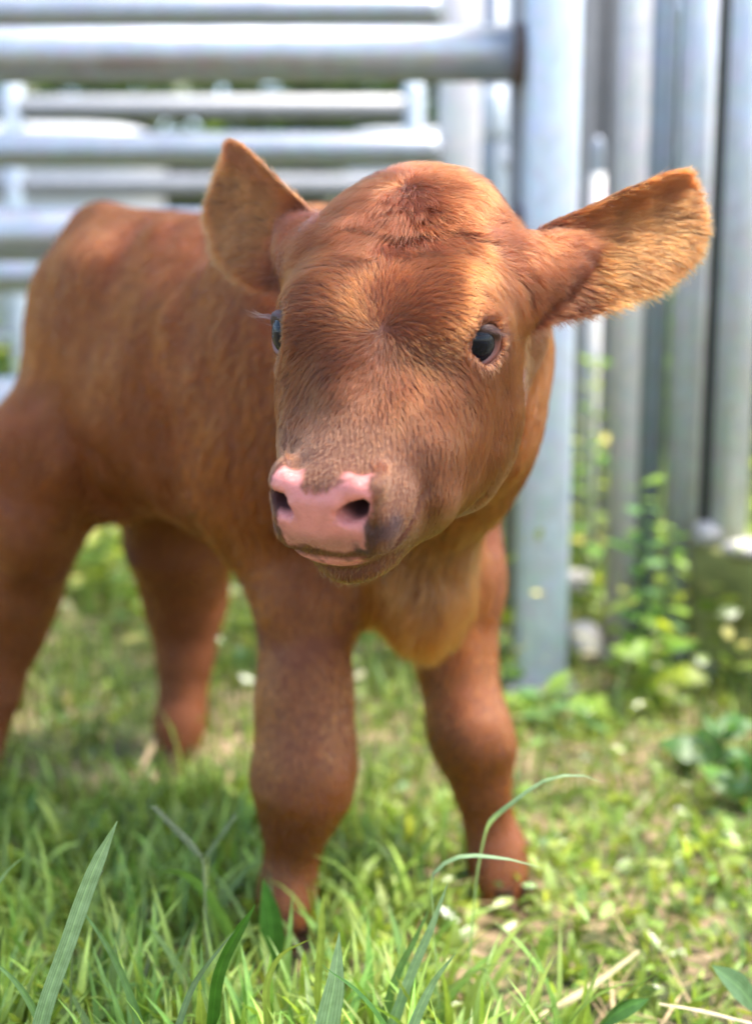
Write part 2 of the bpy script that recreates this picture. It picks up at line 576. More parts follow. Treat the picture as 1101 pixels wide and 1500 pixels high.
m_ground, nt, b = principled('soil_and_litter', (.1, .1, .05), .95)
tc = N(nt, 'ShaderNodeTexCoord')
n1 = N(nt, 'ShaderNodeTexNoise'); n1.inputs['Scale'].default_value = 7; n1.inputs['Detail'].default_value = 8
n2 = N(nt, 'ShaderNodeTexNoise'); n2.inputs['Scale'].default_value = 60; n2.inputs['Detail'].default_value = 6
nt.links.new(tc.outputs['Object'], n1.inputs['Vector']); nt.links.new(tc.outputs['Object'], n2.inputs['Vector'])
mxn = N(nt, 'ShaderNodeMath', operation='MULTIPLY_ADD'); mxn.inputs[1].default_value = .6
nt.links.new(n1.outputs['Fac'], mxn.inputs[0])
hf = N(nt, 'ShaderNodeMath', operation='MULTIPLY'); hf.inputs[1].default_value = .4
nt.links.new(n2.outputs['Fac'], hf.inputs[0]); nt.links.new(hf.outputs[0], mxn.inputs[2])
nt.links.new(ramp(nt, mxn.outputs[0], [(.33, (.030, .040, .012)), (.46, (.075, .085, .025)), (.54, (.20, .14, .075)), (.66, (.42, .31, .19))]), b.inputs['Base Color'])
bp = N(nt, 'ShaderNodeBump'); bp.inputs['Distance'].default_value = .01
nt.links.new(n2.outputs['Fac'], bp.inputs['Height']); nt.links.new(bp.outputs[0], b.inputs['Normal'])

def ground_z(x, y):
    P = np.stack([x, y, np.zeros_like(x)], -1)
    return vnoise(P, 2.3, 301) * .012 + vnoise(P, 9, 302) * .004
gx = np.concatenate([np.linspace(-60, -3, 12)[:-1], np.linspace(-3, 3, 121), np.linspace(3, 60, 12)[1:]])
gy = np.concatenate([np.linspace(-40, -1, 8)[:-1], np.linspace(-1, 6, 141), np.linspace(6, 90, 16)[1:]])
GX, GY = np.meshgrid(gx, gy, indexing='ij')
GV = np.stack([GX.ravel(), GY.ravel(), ground_z(GX.ravel(), GY.ravel())], 1)
i, j = np.meshgrid(np.arange(len(gx) - 1), np.arange(len(gy) - 1), indexing='ij')
a = (i * len(gy) + j).ravel()
tag(mesh_obj('ground', GV, np.stack([a, a + len(gy), a + len(gy) + 1, a + 1], 1), m_ground), kind='structure')

# ---------------------------------------------------------------- setting: galvanised cattle panels
def metal(name, col, rough=.36, metal_=.75, streak=1.0):
    m, nt, b = principled(name, col, rough, metal_)
    tc = N(nt, 'ShaderNodeTexCoord')
    n1 = N(nt, 'ShaderNodeTexNoise'); n1.inputs['Scale'].default_value = 14; n1.inputs['Detail'].default_value = 7
    n2 = N(nt, 'ShaderNodeTexVoronoi'); n2.inputs['Scale'].default_value = 55
    nt.links.new(tc.outputs['Object'], n1.inputs['Vector']); nt.links.new(tc.outputs['Object'], n2.inputs['Vector'])
    c = np.array(col)
    r1 = ramp(nt, n1.outputs['Fac'], [(.3, tuple(c * (1 - .16 * streak))), (.6, tuple(c)), (.8, tuple(np.minimum(c * 1.12, .9)))])
    mx = N(nt, 'ShaderNodeMix', data_type='RGBA', blend_type='MULTIPLY'); mx.inputs['Factor'].default_value = .18
    nt.links.new(r1, mx.inputs['A']); nt.links.new(n2.outputs['Color'], mx.inputs['B'])
    sat = N(nt, 'ShaderNodeHueSaturation'); sat.inputs['Saturation'].default_value = .12 if max(col) - min(col) < .05 else .6
    sat.inputs['Value'].default_value = 1.15
    nt.links.new(mx.outputs['Result'], sat.inputs['Color']); nt.links.new(sat.outputs[0], b.inputs['Base Color'])
    rr = N(nt, 'ShaderNodeMapRange'); rr.inputs['To Min'].default_value = rough - .08; rr.inputs['To Max'].default_value = rough + .14
    nt.links.new(n1.outputs['Fac'], rr.inputs['Value']); nt.links.new(rr.outputs[0], b.inputs['Roughness'])
    return m
M_GALV = metal('galvanised_steel', (.30, .33, .365), .40, .75, .6)
M_POST = metal('zinc_post', (.42, .455, .48), .42, .35, .4)
M_PALE = metal('pale_blue_zinc', (.42, .50, .565), .45, .12, .25)
M_DULL = metal('dull_weathered_zinc', (.20, .185, .165), .55, .15, .4)
M_BEIGE = metal('beige_weathered_zinc', (.52, .475, .43), .5, .12, .3)
M_SLATE = metal('blue_grey_zinc', (.20, .25, .30), .45, .25, .3)
M_RUST = metal('rusty_weld', (.105, .055, .035), .8, .0)
M_FAR = metal('lavender_grey_zinc', (.22, .235, .265), .5, .5, .5)
M_WHITE, nt_, b_ = principled('white_plastic', (.55, .55, .54), .45)
M_GAP_SHADE, nt_, b_ = principled('black_gap_shade', (.02, .025, .022), .7)  # near black, paints the shade of the gap between two posts

def tube(p, q, r, segs=20, caps=True, dome=0.0):
    p = np.asarray(p, float); q = np.asarray(q, float); d = unit(q - p)
    a = unit(np.cross(d, [0, 0, 1.0] if abs(d[2]) < .9 else [1.0, 0, 0])); b = np.cross(d, a)
    prof = [(p, r), (q, r)]
    if dome:
        prof = [(p - d * dome * math.sin(t), r * math.cos(t)) for t in (1.45, 1.0, .5)] + prof + [(q + d * dome * math.sin(t), r * math.cos(t)) for t in (.5, 1.0, 1.45)]
    V = []
    for c, rr in prof:
        for k in range(segs):
            t = 2 * np.pi * k / segs
            V.append(c + (a * np.cos(t) + b * np.sin(t)) * rr)
    Q = []
    for i in range(len(prof) - 1):
        for k in range(segs):
            Q.append([i * segs + k, i * segs + (k + 1) % segs, (i + 1) * segs + (k + 1) % segs, (i + 1) * segs + k])
    if caps:
        Q.append(list(range(segs - 1, -1, -1))); Q.append([(len(prof) - 1) * segs + k for k in range(segs)])
    return np.array(V), Q

def box(c, ux, uy, uz, bev=.0):
    """a bevelled box: centre and three half-axis vectors"""
    c, ux, uy, uz = [np.asarray(v, float) for v in (c, ux, uy, uz)]
    lx, ly, lz = [np.linalg.norm(v) for v in (ux, uy, uz)]
    bv = bev or min(lx, ly, lz) * .12
    fx, fy, fz = 1 - bv / lx, 1 - bv / ly, 1 - bv / lz
    bm = __import__('bmesh').new()
    pts = []
    for sx in (-1, 1):
        for sy in (-1, 1):
            for sz in (-1, 1):
                pts += [c + ux * sx + uy * sy * fy + uz * sz * fz, c + ux * sx * fx + uy * sy + uz * sz * fz, c + ux * sx * fx + uy * sy * fy + uz * sz]
    vs_ = [bm.verts.new(p) for p in pts]
    __import__('bmesh').ops.convex_hull(bm, input=vs_)
    bm.verts.index_update()
    V = np.array([v.co[:] for v in bm.verts]); F = [[v.index for v in f.verts] for f in bm.faces]
    bm.free()
    return V, F

def part(name, VF, mat, parent, smooth=True, label=None):
    o = mesh_obj(name, VF[0], VF[1], mat, parent, smooth)
    if label: o['label'] = label
    return o

def rail_between(px0, py0, px1, py1, Y0, Y1, thick_px):
    p, q = at(px0, py0, Y0), at(px1, py1, Y1)
    return p, q, thick_px / FPX * (Y1 / math.cos(PITCH)) / 2

R_PIPE = .0405
# the near gate: three thick rails butting against a pale square post
gate = empty('cattle_gate', (at(800, 1000, 2.02)[0], 2.02, 0))
tag(gate, 'nearest galvanised gate of thick round rails, one rail end brown by the pale post', 'gate')
for (y0, y1) in ((78, 85), (342, 346), (590, 588)):
    q = at(764, y1, 2.02); p = np.array([-1.9, 2.05, at(0, y0, 2.05)[2]])
    z = (p[2] + q[2]) / 2; p[2] = z; q[2] = z
    r_ = part('rail', tube(p, q, R_PIPE, 24, dome=.008), M_GALV, gate)
    part('weld', tube(q - [.013, 0, 0], q + [.016, 0, 0], R_PIPE * 1.10, 20, dome=.006), M_RUST, r_)
px_ = at(-700, 500, 2.05)[0]
part('upright', tube((px_, 2.05, .0), (px_, 2.05, 1.5), .03), M_GALV, gate)
part('upright', tube((at(765, 300, 2.06)[0], 2.075, .0), (at(765, 300, 2.06)[0], 2.075, 1.5), .020), M_DULL, gate)

def square_post(x, y, half, z1, mat, name, label, cat='post', group=None, cap=True, yaw=0.0, round_=False):
    t = empty(name, (x, y, 0))
    tag(t, label, cat, group)
    c, s = math.cos(yaw), math.sin(yaw)
    if round_:
        part('tube', tube((x, y, -.02), (x, y, z1), half), mat, t)
    else:
        part('tube', box((x, y, z1 / 2 - .02), np.array([c, s, 0]) * half, np.array([-s, c, 0]) * half, (0, 0, z1 / 2 + .02), .006), mat, t, False)
    part('base_plate', box((x, y, .012), (half * 1.5, 0, 0), (0, half * 1.5, 0), (0, 0, .006)), M_DULL, t, False)
    return t
pa = at(816, 0, 1.99)
square_post(pa[0] * .972, 1.975, .0368, 1.75, M_PALE, 'gate_post', 'broad pale blue square gate post standing right behind the calf', 'post', yaw=.04)
# dark strap on the right edge of the post
pb = at(941, 0, 2.12)
square_post(pb[0], 2.16, .0245, 1.75, M_BEIGE, 'chute_post', 'beige weathered pipe post with leafy weed in front of its foot', 'post', 'posts along the chute', round_=True)
pb = at(982, 0, 2.18)
square_post(pb[0], 2.225, .0235, 1.75, M_SLATE, 'chute_post', 'dark blue grey post close behind the right side of the beige post', 'post', 'posts along the chute', round_=True)
pb = at(1035, 0, 2.14)
square_post(pb[0], 2.18, .0285, 1.75, M_POST, 'chute_post', 'light silver post rising behind the mossy timber and the tip of the ear', 'post', 'posts along the chute', round_=True)
pb = at(1114, 0, 2.05)
square_post(pb[0], 2.10, .0300, 1.75, M_POST, 'chute_post', 'silver post cut by the right edge of the photo, right of a dark slit', 'post', 'posts along the chute', round_=True)
pb = at(1073, 0, 2.16)
square_post(pb[0], 2.20, .0125, 1.75, M_GAP_SHADE, 'gap_shade_strip', 'black strip standing for the shade in the slit between two silver posts', 'strip')  # added strip that paints the darkness between the two posts
pb = at(889, 0, 2.75)
t = empty('sheet_post', (pb[0], 2.8, 0)); tag(t, 'dull grey brown channel post behind the gap right of the pale blue post', 'post')
part('flange', box((pb[0] - .030, 2.80, .9), (.012, 0, 0), (0, .02, 0), (0, 0, .9)), M_DULL, t, False)
part('web', box((pb[0], 2.815, .9), (.0175, 0, 0), (0, .006, 0), (0, 0, .9)), M_DULL, t, False)
part('flange', box((pb[0] + .030, 2.80, .9), (.012, 0, 0), (0, .02, 0), (0, 0, .9)), M_DULL, t, False)
pc = at(880, 265, 2.5)
t = empty('stub_post', (pc[0], 2.55, 0)); tag(t, 'short pale capped stub post in the gap right of the pale blue post', 'post')
part('tube', tube((pc[0], 2.55, 0), (pc[0], 2.55, at(880, 255, 2.55)[2]), .0160), M_BEIGE, t)
part('cap', tube((pc[0], 2.55, at(880, 253, 2.55)[2]), (pc[0], 2.55, at(880, 215, 2.55)[2]), .012, dome=.02), M_SLATE, t)

# second panel
g2 = empty('cattle_fence', (at(660, 600, 3.1)[0], 3.1, 0))
tag(g2, 'middle galvanised fence of round rails ending left of the pale blue post', 'fence')
for (y1) in (16, 220, 404, 600):
    q = at(630, y1, 3.1); p = np.array([-2.6, 3.12, q[2]])
    part('rail', tube(p, q, R_PIPE, 20, dome=.03), M_GALV, g2)
px_ = at(671, 300, 3.12)[0]
part('upright', box((px_, 3.13, .85), (.049, 0, 0), (0, .03, 0), (0, 0, .87), .006), M_BEIGE, g2, False)
px_ = at(722, 300, 3.3)[0]
up = part('upright', tube((px_, 3.32, 0), (px_, 3.32, 1.7), .033), M_SLATE, g2)
part('flange', tube((px_, 3.31, at(0, 195, 3.3)[2]), (px_, 3.31, at(0, 140, 3.3)[2]), .037, dome=.02), M_PALE, up)
px_ = at(758, 300, 2.62)[0]
t = empty('slim_post', (px_, 2.66, 0)); tag(t, 'slim beige grey post directly left of the pale blue gate post', 'post')
part('tube', box((px_, 2.66, .85), (.019, 0, 0), (0, .019, 0), (0, 0, .87), .003), M_BEIGE, t, False)
part('collar', box((px_, 2.655, at(760, 235, 2.62)[2]), (.026, 0, 0), (0, .026, 0), (0, 0, .018), .004), M_BEIGE, t, False)
# third panel
g3 = empty('cattle_fence', (at(600, 600, 4.2)[0], 4.2, 0))
tag(g3, 'farthest galvanised fence, its end cap in the gap under the thick top rail', 'fence')
for y1 in (158, 272, 380, 500):
    q = at(592, y1, 4.2); p = np.array([-3.2, 4.22, q[2]])
    part('rail', tube(p, q, .037, 16, dome=.01), M_FAR, g3)
px_ = at(606, 150, 4.2)[0]
part('upright', tube((px_, 4.2, 0), (px_, 4.2, at(606, 132, 4.2)[2]), .032, dome=.03), M_PALE, g3)
px_ = at(17, 120, 4.2)[0]
part('upright', tube((px_, 4.2, 0), (px_, 4.2, at(17, 112, 4.2)[2]), .034, dome=.03), M_PALE, g3)

def tub(name, cx, cy, w, d, z0, z1, label):
    prof = [(z0, .80), (z0 + .02, .84), (z1 - .06, .97), (z1 - .02, 1.0), (z1, .97), (z1 + .018, .86), (z1 + .03, .6), (z1 + .034, .0)]
    V, Q = [], []; sg = 36
    for z, s in prof:
        for k in range(sg):
            t = 2 * np.pi * k / sg
            V.append((cx + w * s * np.sign(np.cos(t)) * abs(np.cos(t))**.6, cy + d * s * np.sign(np.sin(t)) * abs(np.sin(t))**.6, z))
    for i in range(len(prof) - 1):
        for k in range(sg):
            Q.append([i * sg + k, i * sg + (k + 1) % sg, (i + 1) * sg + (k + 1) % sg, (i + 1) * sg + k])
    t = empty(name, (cx, cy, z0)); tag(t, label, 'tank')
    part('shell', (np.array(V), Q), M_WHITE, t)
    part('lid', tube((cx, cy, z1 + .034), (cx, cy, z1 + .05), .09, 24), M_GALV, t)
a_, b__ = at(-160, 200, 5.2), at(225, 200, 5.2)
tub('water_tank', (a_[0] + b__[0]) / 2, 5.5, (b__[0] - a_[0]) / 2, .4, 0, at(0, 178, 5.2)[2] - .03, 'white rounded water tank behind the rails at the left edge of the photo')
a_, b__ = at(500, 200, 5.2), at(700, 200, 5.2)
tub('water_tank', (a_[0] + b__[0]) / 2, 5.5, (b__[0] - a_[0]) / 2, .4, 0, at(0, 186, 5.2)[2] - .03, 'white rounded water tank behind the rail ends above the calf head')

# mossy timber and stones at the right edge
m_moss, nt, b = principled('mossy_timber', (.12, .13, .05), .85)
tc = N(nt, 'ShaderNodeTexCoord'); n1 = N(nt, 'ShaderNodeTexNoise'); n1.inputs['Scale'].default_value = 9; n1.inputs['Detail'].default_value = 8
mp = N(nt, 'ShaderNodeMapping'); mp.inputs['Scale'].default_value = (1, 1, 6)
nt.links.new(tc.outputs['Object'], mp.inputs[0]); nt.links.new(mp.outputs[0], n1.inputs['Vector'])
nt.links.new(ramp(nt, n1.outputs['Fac'], [(.3, (.13, .14, .035)), (.55, (.24, .25, .065)), (.75, (.33, .32, .13))]), b.inputs['Base Color'])
bp = N(nt, 'ShaderNodeBump'); bp.inputs['Distance'].default_value = .004; nt.links.new(n1.outputs['Fac'], bp.inputs['Height']); nt.links.new(bp.outputs[0], b.inputs['Normal'])
A_, B_ = at(1008, 930, 2.12), at(1230, 1050, 1.78)
d_ = unit((B_ - A_) * [1, 1, 0]); nrm = np.array([-d_[1], d_[0], 0])
ctr = (A_ + B_) / 2 + nrm * .05
ln_ = np.linalg.norm((B_ - A_)[:2]) / 2
zc = .160
t = empty('timber_sill', (ctr[0], ctr[1], 0)); tag(t, 'mossy olive timber beam raised on blocks at the right edge under white stones', 'beam')
part('beam', box((ctr[0], ctr[1], zc), d_ * ln_, nrm * .055, (0, 0, .052), .006), m_moss, t, False)
for k_ in (-.8, .75):
    part('block', box((ctr[0] + d_[0] * ln_ * k_, ctr[1] + d_[1] * ln_ * k_, .052), d_ * .05, nrm * .045, (0, 0, .055), .006), m_moss, t, False)

m_stone, nt, b = principled('pale_stone', (.6, .57, .53), .8)
tc = N(nt, 'ShaderNodeTexCoord'); n1 = N(nt, 'ShaderNodeTexNoise'); n1.inputs['Scale'].default_value = 40; n1.inputs['Detail'].default_value = 7
nt.links.new(tc.outputs['Object'], n1.inputs['Vector'])
nt.links.new(ramp(nt, n1.outputs['Fac'], [(.3, (.26, .235, .21)), (.6, (.42, .39, .36)), (.8, (.52, .50, .47))]), b.inputs['Base Color'])
bp = N(nt, 'ShaderNodeBump'); bp.inputs['Distance'].default_value = .006; nt.links.new(n1.outputs['Fac'], bp.inputs['Height']); nt.links.new(bp.outputs[0], b.inputs['Normal'])
def stone(c, r, label, seed):
    nv_, nu_ = 12, 18
    V, Q = [], []
    for i_ in range(nv_ + 1):
        for k in range(nu_):
            th_, ph_ = np.pi * (i_ / nv_ * .98 + .01), 2 * np.pi * k / nu_
            V.append((np.sin(th_) * np.cos(ph_), np.sin(th_) * np.sin(ph_), np.cos(th_)))
    V = np.array(V)
    V = V * (1 + .22 * vnoise(V, 1.6, seed) + .08 * vnoise(V, 4, seed + 1))[:, None]
    for i_ in range(nv_):
        for k in range(nu_):
            Q.append([i_ * nu_ + k, (i_ + 1) * nu_ + k, (i_ + 1) * nu_ + (k + 1) % nu_, i_ * nu_ + (k + 1) % nu_])
    o = mesh_obj('stone', V * np.array(r) + np.array(c), Q, m_stone)
    tag(o, label, 'stone', 'pale stones around the post feet')
ztop = zc + .052
sp = at(1046, 862, 2.07); stone((sp[0], 2.10, ztop + .018), (.030, .028, .022), 'rounded white stone on the end of the mossy timber beam', 5)
sp = at(1092, 890, 2.02); stone((sp[0], 2.00, ztop + .012), (.050, .040, .016), 'flat white stone on the mossy timber at the right edge of the photo', 8)
sp = ground_at(852, 985); stone((sp[0] + .01, 2.14, .03), (.030, .04, .040), 'grey white stone on the ground between the pale blue post and the beige post', 12)
sp = ground_at(858, 960); stone((sp[0] + .002, 2.32, .10), (.026, .026, .02), 'small tan stone lying behind the grey white stone by the gate post', 15)
# ---------------------------------------------------------------- vegetation
def leaf_mat(name, rough=.42, trans=.42, spec=.5):
    m, nt, o = node_mat(name)
    ca = N(nt, 'ShaderNodeVertexColor', layer_name='col')
    b = N(nt, 'ShaderNodeBsdfPrincipled'); b.inputs['Roughness'].default_value = rough; b.inputs['Specular IOR Level'].default_value = spec
    t = N(nt, 'ShaderNodeBsdfTranslucent')
    tc = N(nt, 'ShaderNodeTexCoord')
    n1 = N(nt, 'ShaderNodeTexNoise'); n1.inputs['Scale'].default_value = 130; n1.inputs['Detail'].default_value = 5
    nt.links.new(tc.outputs['Object'], n1.inputs['Vector'])
    g = ramp(nt, n1.outputs['Fac'], [(.32, (.78, .80, .75)), (.68, (1.12, 1.10, 1.15))])
    uv = N(nt, 'ShaderNodeUVMap'); uv.uv_map = 'UVMap'
    sx = N(nt, 'ShaderNodeSeparateXYZ'); nt.links.new(uv.outputs[0], sx.inputs[0])
    wv = N(nt, 'ShaderNodeMath', operation='MULTIPLY'); wv.inputs[1].default_value = 44; nt.links.new(sx.outputs[0], wv.inputs[0])
    sn = N(nt, 'ShaderNodeMath', operation='SINE'); nt.links.new(wv.outputs[0], sn.inputs[0])
    ve = ramp(nt, sn.outputs[0], [(0, (.88, .88, .85)), (.6, (1, 1, 1)), (1, (1.08, 1.08, 1.06))])
    mid = N(nt, 'ShaderNodeMath', operation='SUBTRACT'); mid.inputs[1].default_value = .5; nt.links.new(sx.outputs[0], mid.inputs[0])
    ab = N(nt, 'ShaderNodeMath', operation='ABSOLUTE'); nt.links.new(mid.outputs[0], ab.inputs[0])
    mr = ramp(nt, ab.outputs[0], [(0, (1.35, 1.35, 1.30)), (.045, (1.25, 1.25, 1.2)), (.07, (1, 1, 1))])
    c = ca.outputs[0]
    for x in (g, ve, mr):
        mx = N(nt, 'ShaderNodeMix', data_type='RGBA', blend_type='MULTIPLY'); mx.inputs['Factor'].default_value = 1
        nt.links.new(c, mx.inputs['A']); nt.links.new(x, mx.inputs['B']); c = mx.outputs['Result']
    nt.links.new(c, b.inputs['Base Color'])
    tcx = N(nt, 'ShaderNodeMix', data_type='RGBA', blend_type='MULTIPLY'); tcx.inputs['Factor'].default_value = 1
    tcx.inputs['B'].default_value = (1.25, 1.15, .55, 1)
    nt.links.new(c, tcx.inputs['A']); nt.links.new(tcx.outputs['Result'], t.inputs['Color'])
    bp = N(nt, 'ShaderNodeBump'); bp.inputs['Strength'].default_value = .3; bp.inputs['Distance'].default_value = .0004
    nt.links.new(sn.outputs[0], bp.inputs['Height']); nt.links.new(bp.outputs[0], b.inputs['Normal'])
    mix = N(nt, 'ShaderNodeMixShader'); mix.inputs[0].default_value = trans
    nt.links.new(b.outputs[0], mix.inputs[1]); nt.links.new(t.outputs[0], mix.inputs[2])
    nt.links.new(mix.outputs[0], o.inputs[0])
    return m
M_LEAF = leaf_mat('green_blade', .34, .42, .5)
M_GLOSS = leaf_mat('glossy_leaf', .14, .48, 1.0)
M_STRAW = leaf_mat('dry_straw', .6, .2, .3)

def blades(name, base, az, L, w, lean, bend, col, mat, seg=5, fold=.22, kind='stuff', shape=.35):
    """many grass blades in one mesh: three verts across, folded along the midrib"""
    n = len(base); t = np.linspace(0, 1, seg + 1)
    d = np.stack([np.cos(az), np.sin(az), np.zeros(n)], 1)
    sd = np.stack([-np.sin(az), np.cos(az), np.zeros(n)], 1)
    ang = lean[:, None] + bend[:, None] * t[None]**1.4                     # from vertical
    st = (L / seg)[:, None]
    hz = np.concatenate([np.zeros((n, 1)), np.cumsum(np.sin(ang[:, :-1]) * st, 1)], 1)
    vt = np.concatenate([np.zeros((n, 1)), np.cumsum(np.cos(ang[:, :-1]) * st, 1)], 1)
    C = base[:, None] + hz[..., None] * d[:, None] + vt[..., None] * np.array([0, 0, 1.0])
    tw = rng.normal(0, .5, n)[:, None] * t[None]
    nn = np.cos(ang)[..., None] * -d[:, None] + np.sin(ang)[..., None] * np.array([0, 0, 1.0])
    S = sd[:, None] * np.cos(tw)[..., None] + nn * np.sin(tw)[..., None]
    prof = np.minimum(1, .55 + t * 2) * (1 - t**2.2)**.9
    ww = w[:, None] * prof[None] / 2
    Lf = C - S * ww[..., None]; Rt = C + S * ww[..., None]; Md = C - nn * (ww * fold)[..., None]
    V = np.stack([Lf, Md, Rt], 2).reshape(-1, 3)
    UV = np.broadcast_to(np.stack([np.tile([0, .5, 1.0], (seg + 1, 1)), np.repeat(t[:, None], 3, 1)], -1), (n, seg + 1, 3, 2)).reshape(-1, 2)
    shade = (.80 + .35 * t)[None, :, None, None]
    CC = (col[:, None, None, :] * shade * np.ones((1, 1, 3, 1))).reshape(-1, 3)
    o = (np.arange(n) * (seg + 1) * 3)[:, None, None]
    i, j = np.meshgrid(np.arange(seg), np.arange(2), indexing='ij')
    a = o + (i * 3 + j)[None]
    Q = np.stack([a, a + 1, a + 4, a + 3], -1).reshape(-1, 4)
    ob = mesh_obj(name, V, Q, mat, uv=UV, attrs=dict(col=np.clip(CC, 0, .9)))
    return tag(ob, kind=kind)

def green(n, bright=1.0, yel=0.3):
    y = np.clip(rng.normal(yel, .25, n), 0, 1)[:, None]
    c = np.array([.140, .255, .048]) * (1 - y) + np.array([.35, .40, .085]) * y
    return c * np.exp(rng.normal(0, .28, n))[:, None] * bright

def scatter(n, x0, x1, y0, y1, dens=None):
    P = np.stack([rng.uniform(x0, x1, n), rng.uniform(y0, y1, n)], 1)
    if dens is not None:
        P = P[rng.random(n) < dens(P)]
    # stay inside what the camera, or one a step aside, could see
    P = P[np.abs(P[:, 0]) < .25 + P[:, 1] * .42]
    return np.concatenate([P, ground_z(P[:, 0], P[:, 1])[:, None] - .003], 1)

pat = lambda P, fq, sd: vnoise(np.concatenate([P, np.zeros((len(P), 1))], 1), fq, sd)
rightness = lambda P: sstep(.0, .16, P[:, 0] + .05 * (P[:, 1] - 1))

# lush near grass, thinner towards the sunlit right side
hoofgap = lambda P: np.clip(np.hypot((P[:, 0] + .085) / .055, (P[:, 1] - 1.03) / .15)**2, .10, 1) * np.clip(np.hypot((P[:, 0] - .125) / .055, (P[:, 1] - 1.12) / .15)**2, .12, 1) * np.clip(np.hypot((P[:, 0] - .26) / .07, (P[:, 1] - 1.86) / .13)**2, .15, 1)
B = scatter(15000, -.75, .75, .70, 1.55, lambda P: np.clip((.80 - .45 * rightness(P)) + .35 * pat(P, 11, 401), .08, 1) * hoofgap(P) * (.45 + .55 * sstep(.95, 1.2, P[:, 1])))
n = len(B); rt_ = rightness(B)
L = rng.gamma(5, .0130, n) * (1 - .55 * rt_) * (1 - .25 * sstep(1.05, 1.3, B[:, 1])); L = np.clip(L, .016, .14)
near_cam = B[:, 1] < .82
L[near_cam] *= .9
w = rng.uniform(.0026, .0075, n) * np.where(rng.random(n) < .2, 1.6, 1.0)
blades('meadow_grass', B, rng.uniform(0, 6.28, n), L, w, np.abs(rng.normal(.18, .22, n)), rng.uniform(.1, 1.7, n), green(n, 1.05, .28) + rt_[:, None] * np.array([.05, .045, .005]) * rng.random((n, 1)), M_LEAF, 5)

# taller tufts closest to the camera
B = scatter(2400, -.36, .20, .74, 1.0, lambda P: np.clip(.55 + .7 * pat(P, 13, 441) - .8 * sstep(.02, .14, P[:, 0]), .03, 1) * hoofgap(P))
n = len(B)
blades('tall_grass', B, rng.uniform(0, 6.28, n), rng.uniform(.07, .155, n), rng.uniform(.006, .0145, n), np.abs(rng.normal(.22, .16, n)), rng.uniform(.2, 1.5, n), green(n, 1.25, .3), M_LEAF, 8, .25)

# broad soft leaves among the blades
B = scatter(3600, -.7, .7, .72, 1.5, lambda P: np.clip((.9 - .35 * rightness(P)) + .3 * pat(P, 8, 431), .05, 1) * hoofgap(P))
n = len(B)
blades('broad_grass', B, rng.uniform(0, 6.28, n), rng.uniform(.035, .10, n) * (1 - .45 * rightness(B)), rng.uniform(.006, .014, n), np.abs(rng.normal(.35, .3, n)), rng.uniform(.3, 1.9, n), green(n, 1.25, .4), M_LEAF, 6, .18)

# under and behind the calf
B = scatter(26000, -1.6, 1.6, 1.5, 3.6, lambda P: np.clip(.62 + .55 * pat(P, 6, 402), .05, 1) * hoofgap(P))
n = len(B)
L = rng.gamma(5, .0175, n) * np.where(B[:, 1] < 2.3, .62, 1.0); w = rng.uniform(.003, .008, n)
blades('rough_grass', B, rng.uniform(0, 6.28, n), np.clip(L, .02, .22), w, np.abs(rng.normal(.2, .25, n)), rng.uniform(.1, 1.6, n), green(n, .78, .35), M_LEAF, 4)
B = scatter(16000, -6, 6, 3.5, 14)
n = len(B)
blades('far_grass', B, rng.uniform(0, 6.28, n), rng.gamma(5, .035, n), rng.uniform(.008, .02, n), np.abs(rng.normal(.2, .25, n)), rng.uniform(.1, 1.4, n), green(n, 1.0, .4), M_LEAF, 3)

# low round leaves
def leaflets(name, C, r, col, mat, elong=1.5, tilt=.5, kind='stuff'):
    n = len(C); k = 8
    az = rng.uniform(0, 6.28, n); tl = np.abs(rng.normal(0, tilt, n)); ta_ = rng.uniform(0, 6.28, n)
    nrm = np.stack([np.sin(tl) * np.cos(ta_), np.sin(tl) * np.sin(ta_), np.cos(tl)], 1)
    e = np.stack([np.cos(az), np.sin(az), np.zeros(n)], 1); e = unit(e - (e * nrm).sum(1)[:, None] * nrm); s = np.cross(nrm, e)
    prof = [(-1, 0, 0), (-.45, .62, .10), (.15, .66, .12), (.65, .36, .05), (1, 0, -.12), (.65, -.36, .05), (.15, -.66, .12), (-.45, -.62, .10), (-.1, 0, 0), (.45, 0, 0)]
    V = np.stack([C + e * (a_ * r * elong)[:, None] / 1.3 + s * (b_ * r)[:, None] + nrm * (c_ * r)[:, None] for a_, b_, c_ in prof], 1)
    fc = [(0, 8, 1), (1, 8, 2), (2, 8, 9), (2, 9, 3), (3, 9, 4), (4, 9, 5), (5, 9, 6), (6, 9, 8), (6, 8, 7), (7, 8, 0)]
    T = (np.array(fc)[None] + (np.arange(n) * 10)[:, None, None]).reshape(-1, 3)[:, ::-1]
    uvp = np.array([(.5 + b_ * .7, (a_ + 1) / 2) for a_, b_, _ in prof])
    ob = mesh_obj(name, V.reshape(-1, 3), T, mat, uv=np.tile(uvp, (n, 1)), attrs=dict(col=np.clip(np.repeat(col, 10, 0), 0, .9)))
    return tag(ob, kind=kind)
B = scatter(11000, -.9, .9, .72, 2.1, lambda P: np.clip(.25 + .55 * rightness(P) + .5 * pat(P, 9, 405), .03, 1))
n = len(B); B[:, 2] += rng.gamma(3, .007, n)
leaflets('ground_cover', B, rng.uniform(.0035, .0085, n), green(n, 1.0, .45), M_GLOSS, 2.1, .9)
B = scatter(13000, -2.2, 2.2, 1.75, 4.2, lambda P: np.clip(.45 + .6 * pat(P, 3, 407), 0, 1))
n = len(B); B[:, 2] += rng.gamma(2.2, .055, n)
uc = green(n, 1.15, .55); glint = rng.random(n) < .22; uc[glint] = np.array([.72, .68, .42]) * rng.uniform(.7, 1.1, (int(glint.sum()), 1)); uc[~glint] *= .8  # the palest leaves paint glints of sun into the growth
leaflets('undergrowth', B, rng.uniform(.008, .018, n), uc, M_GLOSS, 1.5, .9)

